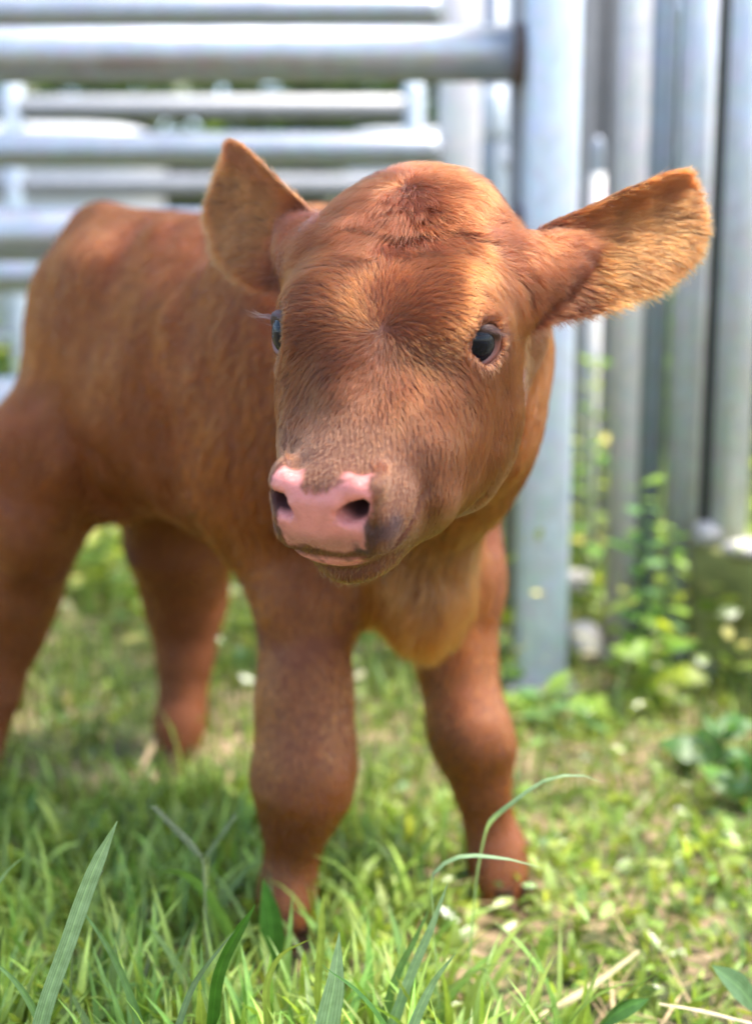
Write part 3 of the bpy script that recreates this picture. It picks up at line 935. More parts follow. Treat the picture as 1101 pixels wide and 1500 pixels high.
# leafy growth beyond the calf, its sunlight put into bright leaf colours
B = np.concatenate([scatter(9000, -1.3, .25, 2.0, 3.4, lambda P: np.clip(.05 + 1.5 * pat(P, 4.5, 451), 0, 1)), scatter(1800, .3, 1.0, 2.2, 3.4, lambda P: np.clip(.1 + 1.3 * pat(P, 4, 452), 0, 1))])
n = len(B); B[:, 2] += rng.gamma(2.6, .075, n)
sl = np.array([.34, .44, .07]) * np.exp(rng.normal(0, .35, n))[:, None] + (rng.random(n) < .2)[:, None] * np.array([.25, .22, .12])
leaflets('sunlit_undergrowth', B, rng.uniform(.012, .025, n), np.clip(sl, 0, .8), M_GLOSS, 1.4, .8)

# straw and dead blades
B = scatter(3600, -1.0, 1.0, .75, 2.6, lambda P: np.clip(.35 + .55 * pat(P, 4, 409) + .2 * rightness(P), .04, 1))
n = len(B); B[:, 2] += rng.uniform(.002, .022, n)
sc = np.array([.42, .31, .17]) * np.exp(rng.normal(0, .3, n))[:, None]
blades('straw_litter', B, rng.uniform(0, 6.28, n), rng.uniform(.02, .11, n), rng.uniform(.0012, .0045, n), rng.uniform(1.2, 1.6, n), rng.normal(.1, .25, n), sc, M_STRAW, 4, .3)

# ---------------------------------------------------------------- single blades and leaves one can point at
def ribbon(path, width, prof, fold, side_hint, col, seg=22, cross=5):
    P = np.array(path, float); s = np.concatenate([[0], np.cumsum(np.linalg.norm(np.diff(P, axis=0), axis=1))]); s /= s[-1]
    t = np.linspace(0, 1, seg + 1)
    C = np.stack([interp_smooth(t, s, P[:, c]) for c in range(3)], 1)
    T = unit(np.gradient(C, axis=0))
    S = np.asarray(side_hint, float); S = unit(S - (T * S).sum(1)[:, None] * T)
    Nn = np.cross(S, T)
    ww = width * np.interp(t, *zip(*prof)) / 2
    x = np.linspace(-1, 1, cross)
    wob = 1 + .03 * vnoise(np.stack([t * 9, t * 0, t * 0], 1), 1, int(abs(P[0, 0] * 1e4)) % 97)
    V = C[:, None] + S[:, None] * (ww * wob)[:, None, None] * x[None, :, None] + Nn[:, None] * (ww * fold)[:, None, None] * (np.abs(x) - .0)[None, :, None]
    V = V + Nn[:, None] * (.0006 * vnoise(V * 1.0, 120, 5))[..., None]
    i, j = np.meshgrid(np.arange(seg), np.arange(cross - 1), indexing='ij')
    a = (i * cross + j).ravel()
    Q = np.stack([a, a + 1, a + cross + 1, a + cross], 1)
    UV = np.stack(np.broadcast_arrays(((x + 1) / 2)[None, :], t[:, None]), -1).reshape(-1, 2)
    cc = np.array(col)[None] * (.9 + .2 * t)[:, None]
    return V.reshape(-1, 3), Q, UV, np.repeat(cc, cross, 0)
BLADE = [(0, .7), (.15, .95), (.5, 1), (.8, .72), (.95, .25), (1, .02)]
CUT = [(0, .75), (.3, 1), (.8, .95), (.9, .8), (1, .05)]
LEAFP = [(0, .06), (.12, .35), (.35, .9), (.55, 1), (.75, .75), (.92, .28), (1, .02)]
def hero(name, pix, Y, wpx, col, label, cat, prof=BLADE, fold=.25, side=(1, .25, 0), mat=None, root=True, cross=5):
    """pix: pixel path from the lowest visible point to the tip, Y: its ground distance (one or per point)"""
    Y = np.asarray(Y, float); Y = np.where(Y < 1.0, Y - .05, Y)
    Ys = np.broadcast_to(np.asarray(Y, float), (len(pix),)) if np.ndim(Y) == 0 else np.array(Y, float)
    pts = [at(a_, b_, y_) for (a_, b_), y_ in zip(pix, Ys)]
    if root and pts[0][2] > .004:
        d = unit(pts[0] - pts[1]); d = unit(d + np.array([0, 0, -.8]))
        g = pts[0] + d * (pts[0][2] + .004) / max(-d[2], .2)
        pts = [g, (g + pts[0]) / 2] + pts
    w = wpx / FPX * np.mean(Ys)
    V, Q, UV, CC = ribbon(pts, w, prof, fold, side, col, cross=cross)
    o = mesh_obj(name, V, Q, mat or M_LEAF, uv=UV, attrs=dict(col=CC))
    tag(o, label, cat)
    return o
G1, G2, G3, G4 = (.14, .25, .08), (.05, .14, .015), (.28, .35, .06), (.24, .36, .19)
hero('grass_blade', [(62, 1490), (100, 1380), (140, 1270), (172, 1203)], .86, 27, G4, 'wide pale blade with a slanted torn tip, tallest at the lower left', 'grass blade', CUT, .18)
hero('grass_blade', [(692, 1330), (703, 1245), (745, 1178), (805, 1140), (845, 1134), (884, 1148)], [1.0, 1.0, .99, .98, .98, .98], 15, G4, 'long blade arching to the right in front of the far front leg', 'grass blade', side=(0, 1, .3))
hero('grass_blade', [(640, 1440), (633, 1330), (636, 1275), (660, 1258), (730, 1256), (795, 1272)], .97, 12, G4, 'blade kinked level across the far front leg under the arching blade', 'grass blade', side=(0, 1, .4))
hero('grass_blade', [(312, 1490), (322, 1420), (345, 1370), (374, 1325)], .90, 21, G2, 'dark green stiff blade leaning right with a blunt cut tip left of the near hoof', 'grass blade', CUT, .4)
hero('grass_blade', [(392, 1495), (391, 1440), (412, 1398), (458, 1374)], .90, 15, G3, 'yellow green blade curling over to the right below the near hoof', 'grass blade')
hero('grass_blade', [(466, 1430), (470, 1375), (473, 1308)], .95, 13, G3, 'short upright yellow green blade right of the near hoof', 'grass blade', CUT)
hero('grass_blade', [(575, 1500), (600, 1430), (632, 1355), (656, 1292)], .92, 20, G4, 'long blue green blade leaning right at the bottom centre', 'grass blade')
hero('grass_blade', [(560, 1500), (580, 1430), (610, 1370), (628, 1332)], .95, 17, G1, 'darker blade close left of the long blue green blade', 'grass blade')
hero('grass_blade', [(605, 1500), (640, 1430), (668, 1395)], .88, 22, G4, 'broad short blade right of the long blue green blade', 'grass blade')
hero('grass_blade', [(205, 1500), (160, 1390), (115, 1325)], .90, 14, G1, 'narrow blade leaning left against the wide pale blade', 'grass blade')
hero('grass_blade', [(262, 1500), (285, 1440), (330, 1380), (345, 1362)], .87, 13, (.16, .24, .13), 'pale silvery blade leaning right under the dark stiff blade', 'grass blade')
hero('grass_blade', [(60, 1500), (25, 1440), (-20, 1400)], .88, 15, G1, 'blue green blade bending out of the left edge at the bottom', 'grass blade')
hero('grass_blade', [(0, 1290), (25, 1262), (45, 1252)], .98, 10, G4, 'short blade tip poking in at the left edge', 'grass blade')
hero('broad_leaf', [(478, 1505), (490, 1440), (497, 1365)], .88, 48, G4, 'broad pointed blue green leaf standing at the bottom centre', 'leaf', LEAFP, .15)
hero('broad_leaf', [(560, 1500), (525, 1455), (470, 1413)], .85, 19, G2, 'dark narrow leaf crossing in front of the broad pointed leaf', 'leaf', LEAFP, .35, side=(0, 1, .5))
hero('broad_leaf', [(335, 1360), (300, 1305), (268, 1278), (236, 1276)], 1.04, 36, (.14, .27, .06), 'bright smooth leaf folded over to the left behind the dark stiff blade', 'leaf', [(0, .3), (.2, .8), (.6, 1), (.9, .7), (1, .1)], .12, side=(.5, -.6, .6))
hero('broad_leaf', [(400, 1400), (395, 1340), (385, 1285)], 1.06, 42, (.07, .19, .03), 'green leaf standing across the near front pastern', 'leaf', LEAFP, .2)
hero('broad_leaf', [(872, 1512), (905, 1482), (950, 1462)], .95, 34, (.06, .15, .03), 'dark pointed leaf lying at the bottom edge right of centre', 'leaf', LEAFP, .2, side=(.3, .8, .5), root=False)
hero('broad_leaf', [(1115, 1490), (1085, 1450), (1042, 1414)], .97, 42, (.10, .19, .07), 'large grey green leaf at the lower right corner', 'leaf', LEAFP, .2, side=(.6, .6, .5), root=False)
hero('straw_stalk', [(790, 1490), (850, 1455), (905, 1415), (935, 1392)], [.98, 1.0, 1.02, 1.03], 13, (.50, .42, .24), 'thick tan straw stalk lying on the grass at the lower right', 'straw', [(0, .6), (.5, 1), (1, .5)], .5, side=(.3, .8, .5), mat=M_STRAW, root=False)
hero('straw_stalk', [(965, 1470), (1035, 1482), (1110, 1502)], .96, 7, (.55, .46, .30), 'thin pale straw by the large grey green leaf in the corner', 'straw', [(0, .6), (.5, 1), (1, .6)], .5, side=(0, .8, .5), mat=M_STRAW, root=False)
hero('straw_stalk', [(1000, 1205), (1055, 1250), (1110, 1285)], 1.42, 14, (.50, .38, .24), 'tan stalk lying in the sunlit grass at the right edge', 'straw', [(0, .6), (.5, 1), (1, .6)], .5, side=(0, .8, .5), mat=M_STRAW, root=False)
hero('straw_stalk', [(60, 1195), (140, 1190), (200, 1130), (235, 1065)], [1.55, 1.55, 1.6, 1.66], 15, (.46, .34, .20), 'bent tan stalk in the shade beside the hind hoof', 'straw', [(0, .6), (.5, 1), (1, .6)], .5, side=(0, .8, .5), mat=M_STRAW, root=False)
# two seed heads
def seed_head(pix, Y, label, col, wpx=7, spikes=26):
    pts = np.array([at(a_, b_, Y) for a_, b_ in pix])
    root = pts[0].copy(); root[2] = 0; 
    t = empty('seed_stalk', (root[0], root[1], 0)); tag(t, label, 'seed head')
    V, Q, UV, CC = ribbon([root] + list(pts), wpx * .45 / FPX * Y, [(0, 1), (.7, .8), (1, .5)], .6, (1, .3, 0), col, cross=3)
    mesh_obj('stem', V, Q, M_LEAF, t, uv=UV, attrs=dict(col=CC))
    a_, b_ = pts[-2], pts[-1]
    C = a_ + (b_ - a_) * np.linspace(.05, 1, spikes)[:, None]
    VV, QQ = [], []
    d = unit(b_ - a_); sd = unit(np.cross(d, [0, 1.0, 0]))
    for k in range(spikes):
        c = C[k] + sd * (1 if k % 2 else -1) * wpx / FPX * Y * .22
        r1 = wpx / FPX * Y * .30; L_ = wpx / FPX * Y * 1.0
        o_ = len(VV)
        VV += [c - d * L_ * .5, c + sd * r1, c + np.array([0, -1.0, 0]) * r1, c - sd * r1, c + np.array([0, 1.0, 0]) * r1, c + d * L_ * .6 + sd * (1 if k % 2 else -1) * r1]
        for q in range(4):
            QQ += [[o_, o_ + 1 + q, o_ + 1 + (q + 1) % 4], [o_ + 5, o_ + 1 + (q + 1) % 4, o_ + 1 + q]]
    mesh_obj('spikelets', np.array(VV), QQ, M_LEAF, t, uv=np.full((len(VV), 2), .3), attrs=dict(col=np.tile(np.array(col) * 1.15, (len(VV), 1))))
seed_head([(105, 1420), (112, 1345), (146, 1275)], .885, 'green seed spike with small scales tucked against the wide pale blade', (.17, .22, .09), 11, 30)
seed_head([(300, 1330), (296, 1257), (226, 1182)], 1.02, 'pale seed spike pointing up left from a stalk at the left', (.30, .33, .20), 8, 34)
seed_head([(302, 1330), (300, 1257), (345, 1195)], 1.03, 'pale seed spike pointing up right from the same stalk, more blurred', (.24, .30, .15), 7, 30)

# ---------------------------------------------------------------- leafy weeds by the posts
leafV, leafQ, leafUV, leafC = ribbon([(0, 0, 0), (.3, 0, .06), (.7, 0, .05), (1, 0, -.08)], .55, LEAFP, .18, (0, 1, 0), (1, 1, 1), seg=6, cross=3)
def leaf_mesh(col):
    me_o = mesh_obj('leaf', leafV, leafQ, M_LEAF, uv=leafUV, attrs=dict(col=np.tile(col, (len(leafV), 1))))
    me = me_o.data; bpy.data.objects.remove(me_o)
    return me
LEAFM = [leaf_mesh(np.array(c)) for c in ((.15, .32, .05), (.27, .42, .06), (.07, .18, .03), (.40, .48, .06), (.18, .34, .12))]
def weed(x, y, h, n, ls, label, lean=(0, 0), seed=1, pal=(0, 1, 2, 3, 4)):
    r = np.random.default_rng(seed)
    t = empty('leafy_weed', (x, y, 0)); tag(t, label, 'weed', 'leafy weeds around the posts')
    top = np.array([x + lean[0], y + lean[1], h]); bot = np.array([x, y, -.01])
    mid = (top + bot) / 2 + np.array([lean[0] * -.3, 0, 0])
    V, Q, UV, CC = ribbon([bot, mid, top], .006, [(0, 1), (1, .4)], .8, (1, .2, 0), (.10, .17, .04), cross=3)
    mesh_obj('stem', V, Q, M_LEAF, t, uv=UV, attrs=dict(col=CC))
    n = int(n * 1.6)
    for k in range(n):
        f = (k + .6) / n
        p = bot * (1 - f)**2 + 2 * f * (1 - f) * mid + f * f * top if False else np.array([np.interp(f, [0, .5, 1], [bot[c], mid[c], top[c]]) for c in range(3)])
        az = k * 2.4 + r.normal(0, .4); el = r.uniform(-.35, .65)
        sz = ls * .92 * r.uniform(.65, 1.25) * (1 - .35 * f)
        ob = bpy.data.objects.new('leaf', LEAFM[pal[r.integers(len(pal))]])
        COL.objects.link(ob); ob.parent = t
        ob.location = p - np.array([x, y, 0])
        ob.rotation_euler = (r.normal(0, .35), -el, az)
        ob.scale = (sz, sz, sz)
def weed_px(px, ytop, Y, n, ls, label, seed, lean=(0, 0), pal=(0, 1, 2, 3, 4)):
    g = at(px, ytop, Y)
    weed(g[0] - lean[0], Y, g[2], n, ls, label, lean, seed, pal)
weed_px(935, 700, 1.98, 17, .075, 'tall leafy weed growing in front of the beige post', 1, (-.01, -.02))
weed_px(985, 770, 1.93, 18, .070, 'bushy bright weed between the beige post and the mossy timber', 2, (.015, -.02), (0, 1, 3, 4))
weed_px(955, 905, 1.88, 10, .075, 'low weed drooping yellow green leaves below the bushy bright weed', 3, (.01, -.03), (1, 3))
weed_px(868, 520, 2.45, 22, .065, 'tall weed in the gap between the pale blue post and the beige post', 4, (.0, 0), (0, 1, 3))
weed_px(862, 640, 2.62, 20, .07, 'weed standing behind the tall weed in the gap beside the pale blue post', 5, (.02, 0), (0, 2, 3))
weed_px(985, 380, 2.75, 30, .075, 'very tall dark weed behind the slit between beige and silver posts', 6, (.0, 0), (0, 2))
weed_px(965, 520, 3.0, 24, .08, 'dark weed behind the foot of the blue grey post', 7, (.03, 0), (0, 2))
weed_px(1065, 1050, 1.62, 9, .085, 'dark low weed in the shade under the mossy timber at the right edge', 8, (.01, -.01), (2, 2, 0))
weed_px(1100, 1085, 1.50, 8, .075, 'dark weed at the right edge in front of the shade under the timber', 9, (.0, -.01), (2, 0))
weed_px(800, 1010, 1.86, 8, .085, 'low weed with wide pale leaves at the foot of the pale blue post', 10, (.02, -.01), (1, 4))
weed_px(850, 1030, 1.80, 7, .095, 'flat pale leaved weed right of the foot of the pale blue post', 11, (.01, -.01), (4, 1))
weed_px(735, 800, 2.3, 16, .06, 'weed seen between the far front leg and the pale blue post', 12, (.0, 0), (1, 3, 0))
weed_px(750, 900, 2.1, 12, .06, 'low weed left of the foot of the pale blue post', 13, (.0, 0), (1, 3, 0))
for k_, (px_, yt_, Y_, lb_) in enumerate([(540, 925, 2.25, 'bright weed framed between the two front legs, left one'), (580, 950, 2.15, 'bright weed framed between the two front legs, right one'),
        (150, 730, 2.5, 'tall sunlit weed under the belly by the near hind leg'), (195, 770, 2.35, 'sunlit weed in the middle of the gap under the belly'), (225, 800, 2.6, 'sunlit weed close to the far hind leg under the belly'),
        (335, 880, 2.3, 'weed in the narrow gap between hind leg and near front leg'), (345, 960, 2.1, 'low weed in the narrow gap left of the near front leg'),
        (5, 500, 3.2, 'tall bright weed at the left edge behind the rump'), (-25, 520, 3.4, 'tall weed cut off by the left edge of the photo')]):
    weed_px(px_, yt_, Y_, 16, .06 + .01 * (k_ % 3), lb_, 30 + k_, (.0, 0), (1, 3, 0, 4))

# ---------------------------------------------------------------- shrubs and trees beyond the panels
m_bark, nt, b = principled('bark', (.10, .075, .05), .9)
def shrub(x, y, rx, rz, zc, n, col, label, cat, seed, ls=.05, name='shrub'):
    r = np.random.default_rng(seed)
    t = empty(name, (x, y, 0)); tag(t, label, cat, 'shrubs and trees beyond the panels')
    u = unit(r.normal(0, 1, (n, 3))) * (r.random(n)**.45)[:, None]
    cl = u + vnoise3(u, 2.2, seed) * .25
    C = np.array([x, y, zc]) + cl * np.array([rx, rx * .8, rz])
    C = C[C[:, 2] > .03]; n = len(C)
    keep = vnoise(C, 1.6 / rx * 1.4, seed + 3) > -.35
    C = C[keep]; n = len(C)
    cc = np.array(col) * np.exp(r.normal(0, .35, n) + .5 * vnoise(C, 2.5, seed + 4))[:, None]
    o = leaflets('crown', C, r.uniform(.6, 1.3, n) * ls, cc, M_LEAF, 1.7, .9, kind=None)
    o.parent = t; o.location = -np.array([x, y, 0])
    part('trunk', tube((x, y, -.05), (x + .05, y, zc), .035 if rz < 1.2 else .11, 10), m_bark, t)
shrub(-3.0, 7.6, 1.5, 1.3, 1.2, 4200, (.055, .12, .020), 'dark green shrub behind the rails at the left edge', 'shrub', 51)
shrub(-1.3, 8.4, 1.4, 1.5, 1.4, 4200, (.075, .13, .018), 'olive shrub behind the rails above the calf rump', 'shrub', 52)
shrub(.25, 8.0, 1.3, 1.4, 1.3, 4200, (.040, .085, .012), 'dark shrub behind the rail ends above the calf head', 'shrub', 53)
shrub(1.7, 6.4, 1.1, 1.5, 1.3, 4600, (.050, .115, .022), 'green shrub behind the slit beside the beige post', 'shrub', 54)
shrub(2.6, 5.2, .9, 1.6, 1.4, 4200, (.035, .085, .018), 'dark shrub behind the silver posts at the right edge', 'shrub', 55)
shrub(1.25, 4.3, .55, .42, .40, 2600, (.085, .17, .025), 'low bright bush behind the foot of the beige post', 'shrub', 56, .032)
shrub(-1.0, 5.0, .8, .34, .32, 3000, (.10, .18, .03), 'low sunlit bush seen under the belly of the calf', 'shrub', 57, .034)
shrub(.1, 5.2, .7, .34, .30, 2600, (.11, .19, .03), 'low sunlit bush seen between the front legs', 'shrub', 58, .034)
shrub(-6.5, 13, 2.6, 2.6, 3.2, 5000, (.05, .11, .02), 'tall tree beyond the panels at the far left', 'tree', 61, .12, 'tree')
shrub(-2.4, 14, 2.6, 2.5, 3.3, 5000, (.06, .12, .02), 'tall tree beyond the panels left of centre', 'tree', 62, .12, 'tree')
shrub(1.6, 14, 2.6, 2.7, 3.2, 5000, (.045, .10, .018), 'tall tree beyond the panels right of centre', 'tree', 63, .12, 'tree')
shrub(5.4, 12, 2.5, 2.6, 3.1, 5000, (.045, .10, .02), 'tall tree beyond the chute at the far right', 'tree', 64, .12, 'tree')

# ---------------------------------------------------------------- calf: skin mesh
cV, cQ = extract(.0055, (-.66, .62, -.01), (.36, 1.88, .80))
cV = project(cV, 1)
cV, cQ = subdivide(cV, cQ)
cV = project(cV, 2)
NB = len(cV)
ear_t = np.full(NB, -1.0); ear_b = np.zeros(NB); ear_side = np.zeros(NB); ear_id = np.zeros(NB)
for k_, E_ in ((1, earL), (2, earR)):
    v, q, t_, b_, s_ = E_.mesh()
    cQ = np.concatenate([cQ, q + len(cV)]); cV = np.concatenate([cV, v])
    ear_t = np.concatenate([ear_t, t_]); ear_b = np.concatenate([ear_b, b_]); ear_side = np.concatenate([ear_side, s_])
    ear_id = np.concatenate([ear_id, np.full(len(v), k_)])

def vert_normals(V, Q):
    n = np.cross(V[Q[:, 2]] - V[Q[:, 0]], V[Q[:, 3]] - V[Q[:, 1]])
    out = np.zeros_like(V)
    for k in range(4):
        for c in range(3):
            out[:, c] += np.bincount(Q[:, k], n[:, c], len(V))
    return unit(out)
cN = vert_normals(cV, cQ)

H = w2h(cV)                                   # head coordinates of every vertex
isear = ear_id > 0
near_head = (np.linalg.norm(cV - h2w((0, .02, -.01)), axis=1) < .26) & ~isear & (cV[:, 1] < 1.08)
al = np.abs(H[:, 0])

# bare pink nose, lip, dark lip patches
jag = vnoise(cV, 160, 31) * .0024 + vnoise(cV, 420, 32) * .0016
toplim = .0258 + .0065 * sstep(.006, .022, al) - 1.6 * np.maximum(al - .032, 0)
front = H[:, 1] - (.1740 + 0.9 * np.maximum(al - .032, 0))
nose = np.minimum(sstep(-.0025, .004, front + jag), sstep(.0030, -.0025, H[:, 2] - toplim + jag))
nose *= sstep(-.0165, -.0105, H[:, 2] + jag * 1.5)
nose *= sstep(.0355, .0325, al + .0055 * (H[:, 0] < 0) + jag - .35 * np.clip(H[:, 2] - .004, 0, .02))
lowlip = np.exp(-((H[:, 2] + .0305 + 3.0 * H[:, 0]**2) / .0050)**4) * sstep(.168, .174, H[:, 1]) * sstep(.027, .021, al)
nose *= near_head; lowlip *= near_head
inner = np.zeros(len(cV))
for s_ in (1, -1):
    dd = np.linalg.norm((H - np.array([s_ * .0258, .178, .0125])) * [.85, .55, 1.1], axis=1)
    inner = np.maximum(inner, sstep(.0118, .0080, dd))
inner *= near_head
dark = np.zeros(len(cV))
for c_, r_ in (((.0365, .190, -.0030), .0125), ((.0420, .180, -.0060), .0135), ((.0310, .195, -.0110), .0090), ((-.0315, .192, -.0050), .0125), ((-.0370, .184, -.0080), .0135), ((-.037, .184, .006), .011)):
    dd = np.linalg.norm((H - np.array(c_)) * [1, .8, 1], axis=1) + jag * 1.2
    dark = np.maximum(dark, sstep(r_, r_ * .55, dd))
dark *= near_head
eye_m = np.zeros(len(cV))
for s_ in (1, -1):
    dd = np.linalg.norm(cV - (h2w(EYE[s_]) + (EYE_OUT[s_] @ HR) * .012), axis=1)
    eye_m = np.maximum(eye_m, sstep(.0195, .0165, dd))
eye_m *= near_head

def lerp3(a, b, t): return a + (np.asarray(b) - a) * t[:, None]
skin = np.tile(np.array([.085, .022, .006]), (len(cV), 1))
skin = lerp3(skin, [.130, .032, .0048], np.where(near_head, sstep(.96, 1.0, cV[:, 1]), 1.0) * (~isear))
skin = lerp3(skin, [.095, .033, .017], np.clip(eye_m * 1.0, 0, 1))
skin = lerp3(skin, [.70, .265, .225], nose)
skin = lerp3(skin, [.30, .14, .09], nose * sstep(.004, -.012, H[:, 2]) * .7 * sstep(.032, .020, al))
skin = lerp3(skin, [.66, .26, .21], lowlip)
skin = lerp3(skin, [.10, .035, .03], lowlip * sstep(.25, .5, vnoise(cV, 330, 77)) * .8)
skin = lerp3(skin, [.055, .026, .026], dark * (1 - .75 * nose))
skin = lerp3(skin, [.045, .010, .012], inner)  # shade inside the nostrils put into the skin colour
hairless = np.clip(nose + lowlip + inner, 0, 1)
bare = np.clip(nose + lowlip, 0, 1) * (1 - inner)

m_skin, nt, o = node_mat('calf_skin')
b = N(nt, 'ShaderNodeBsdfPrincipled')
ca = N(nt, 'ShaderNodeVertexColor', layer_name='skin')
ba = N(nt, 'ShaderNodeAttribute', attribute_name='bare')
tc = N(nt, 'ShaderNodeTexCoord')
vo = N(nt, 'ShaderNodeTexVoronoi', feature='DISTANCE_TO_EDGE'); vo.inputs['Scale'].default_value = 700; vo.inputs['Randomness'].default_value = .9
nz = N(nt, 'ShaderNodeTexNoise'); nz.inputs['Scale'].default_value = 90; nz.inputs['Detail'].default_value = 4
wv = N(nt, 'ShaderNodeVectorMath', operation='ADD')
ws = N(nt, 'ShaderNodeVectorMath', operation='SCALE'); ws.inputs['Scale'].default_value = .0025
nt.links.new(tc.outputs['Object'], nz.inputs['Vector']); nt.links.new(nz.outputs['Color'], ws.inputs[0])
nt.links.new(tc.outputs['Object'], wv.inputs[0]); nt.links.new(ws.outputs[0], wv.inputs[1]); nt.links.new(wv.outputs[0], vo.inputs['Vector'])
cell = ramp(nt, vo.outputs['Distance'], [(0, (0, 0, 0)), (.34, (1, 1, 1))])
mulb = N(nt, 'ShaderNodeMath', operation='MULTIPLY'); nt.links.new(cell, mulb.inputs[0]); nt.links.new(ba.outputs['Fac'], mulb.inputs[1])
bp = N(nt, 'ShaderNodeBump'); bp.inputs['Strength'].default_value = .65; bp.inputs['Distance'].default_value = .0006
nt.links.new(mulb.outputs[0], bp.inputs['Height']); nt.links.new(bp.outputs[0], b.inputs['Normal'])
mx = N(nt, 'ShaderNodeMix', data_type='RGBA', blend_type='MULTIPLY')
gr = ramp(nt, cell, [(0, (.93, .88, .87)), (1, (1, 1, 1))])
nt.links.new(ba.outputs['Fac'], mx.inputs['Factor']); nt.links.new(ca.outputs[0], mx.inputs['A']); nt.links.new(gr, mx.inputs['B'])
blot = N(nt, 'ShaderNodeMix', data_type='RGBA', blend_type='MULTIPLY'); blot.inputs['Factor'].default_value = 1
nz2 = N(nt, 'ShaderNodeTexNoise'); nz2.inputs['Scale'].default_value = 60; nz2.inputs['Detail'].default_value = 5
nt.links.new(tc.outputs['Object'], nz2.inputs['Vector'])
gb = ramp(nt, nz2.outputs['Fac'], [(.3, (.80, .72, .70)), (.7, (1.08, 1.05, 1.05))])
nt.links.new(mx.outputs['Result'], blot.inputs['A']); nt.links.new(gb, blot.inputs['B'])
nt.links.new(blot.outputs['Result'], b.inputs['Base Color'])
rr = N(nt, 'ShaderNodeMapRange'); rr.inputs['To Min'].default_value = .8; rr.inputs['To Max'].default_value = .24
nt.links.new(ba.outputs['Fac'], rr.inputs['Value']); nt.links.new(rr.outputs[0], b.inputs['Roughness'])
sw = N(nt, 'ShaderNodeMath', operation='MULTIPLY'); sw.inputs[1].default_value = .25
nt.links.new(ba.outputs['Fac'], sw.inputs[0]); nt.links.new(sw.outputs[0], b.inputs['Subsurface Weight'])
b.inputs['Subsurface Radius'].default_value = (1, .35, .2); b.inputs['Subsurface Scale'].default_value = .004
nt.links.new(b.outputs[0], o.inputs[0])

calf = empty('calf', (-.17, 1.44, 0))
tag(calf, 'red brown newborn calf with a pink nose standing in the grass and facing the camera', 'calf')
body = mesh_obj('body', cV, cQ, m_skin, calf, attrs=dict(skin=skin, bare=bare))

# ---------------------------------------------------------------- calf: eyes and lids
m_eye, nt, o = node_mat('wet_eye')
b = N(nt, 'ShaderNodeBsdfPrincipled')
an = N(nt, 'ShaderNodeAttribute', attribute_name='ang')
col = ramp(nt, an.outputs['Fac'], [(.0, (.003, .004, .007)), (.22, (.003, .004, .008)), (.30, (.006, .009, .013)), (.46, (.010, .012, .015)), (.55, (.008, .008, .009)), (.60, (.20, .14, .12)), (.70, (.42, .29, .26)), (1, (.4, .2, .16))])
tc = N(nt, 'ShaderNodeTexCoord')
nz = N(nt, 'ShaderNodeTexNoise'); nz.inputs['Scale'].default_value = 380; nz.inputs['Detail'].default_value = 3
nt.links.new(tc.outputs['Object'], nz.inputs['Vector'])
g2 = ramp(nt, nz.outputs['Fac'], [(.35, (.6, .6, .6)), (.65, (1.3, 1.3, 1.3))])
mx = N(nt, 'ShaderNodeMix', data_type='RGBA', blend_type='MULTIPLY'); mx.inputs['Factor'].default_value = 1
nt.links.new(col, mx.inputs['A']); nt.links.new(g2, mx.inputs['B']); nt.links.new(mx.outputs['Result'], b.inputs['Base Color'])
b.inputs['Roughness'].default_value = .06
b.inputs['Specular IOR Level'].default_value = .16
nt.links.new(b.outputs[0], o.inputs[0])

m_lid, nt, o = node_mat('eyelid_skin')
b = N(nt, 'ShaderNodeBsdfPrincipled')
ca = N(nt, 'ShaderNodeVertexColor', layer_name='col'); nt.links.new(ca.outputs[0], b.inputs['Base Color'])
b.inputs['Roughness'].default_value = .48; b.inputs['Specular IOR Level'].default_value = .3
b.inputs['Subsurface Weight'].default_value = .15; b.inputs['Subsurface Scale'].default_value = .002
tc = N(nt, 'ShaderNodeTexCoord')
nz = N(nt, 'ShaderNodeTexNoise'); nz.inputs['Scale'].default_value = 500
nt.links.new(tc.outputs['Object'], nz.inputs['Vector'])
bp = N(nt, 'ShaderNodeBump'); bp.inputs['Strength'].default_value = .25; bp.inputs['Distance'].default_value = .0006
nt.links.new(nz.outputs['Fac'], bp.inputs['Height']); nt.links.new(bp.outputs[0], b.inputs['Normal'])
nt.links.new(b.outputs[0], o.inputs[0])

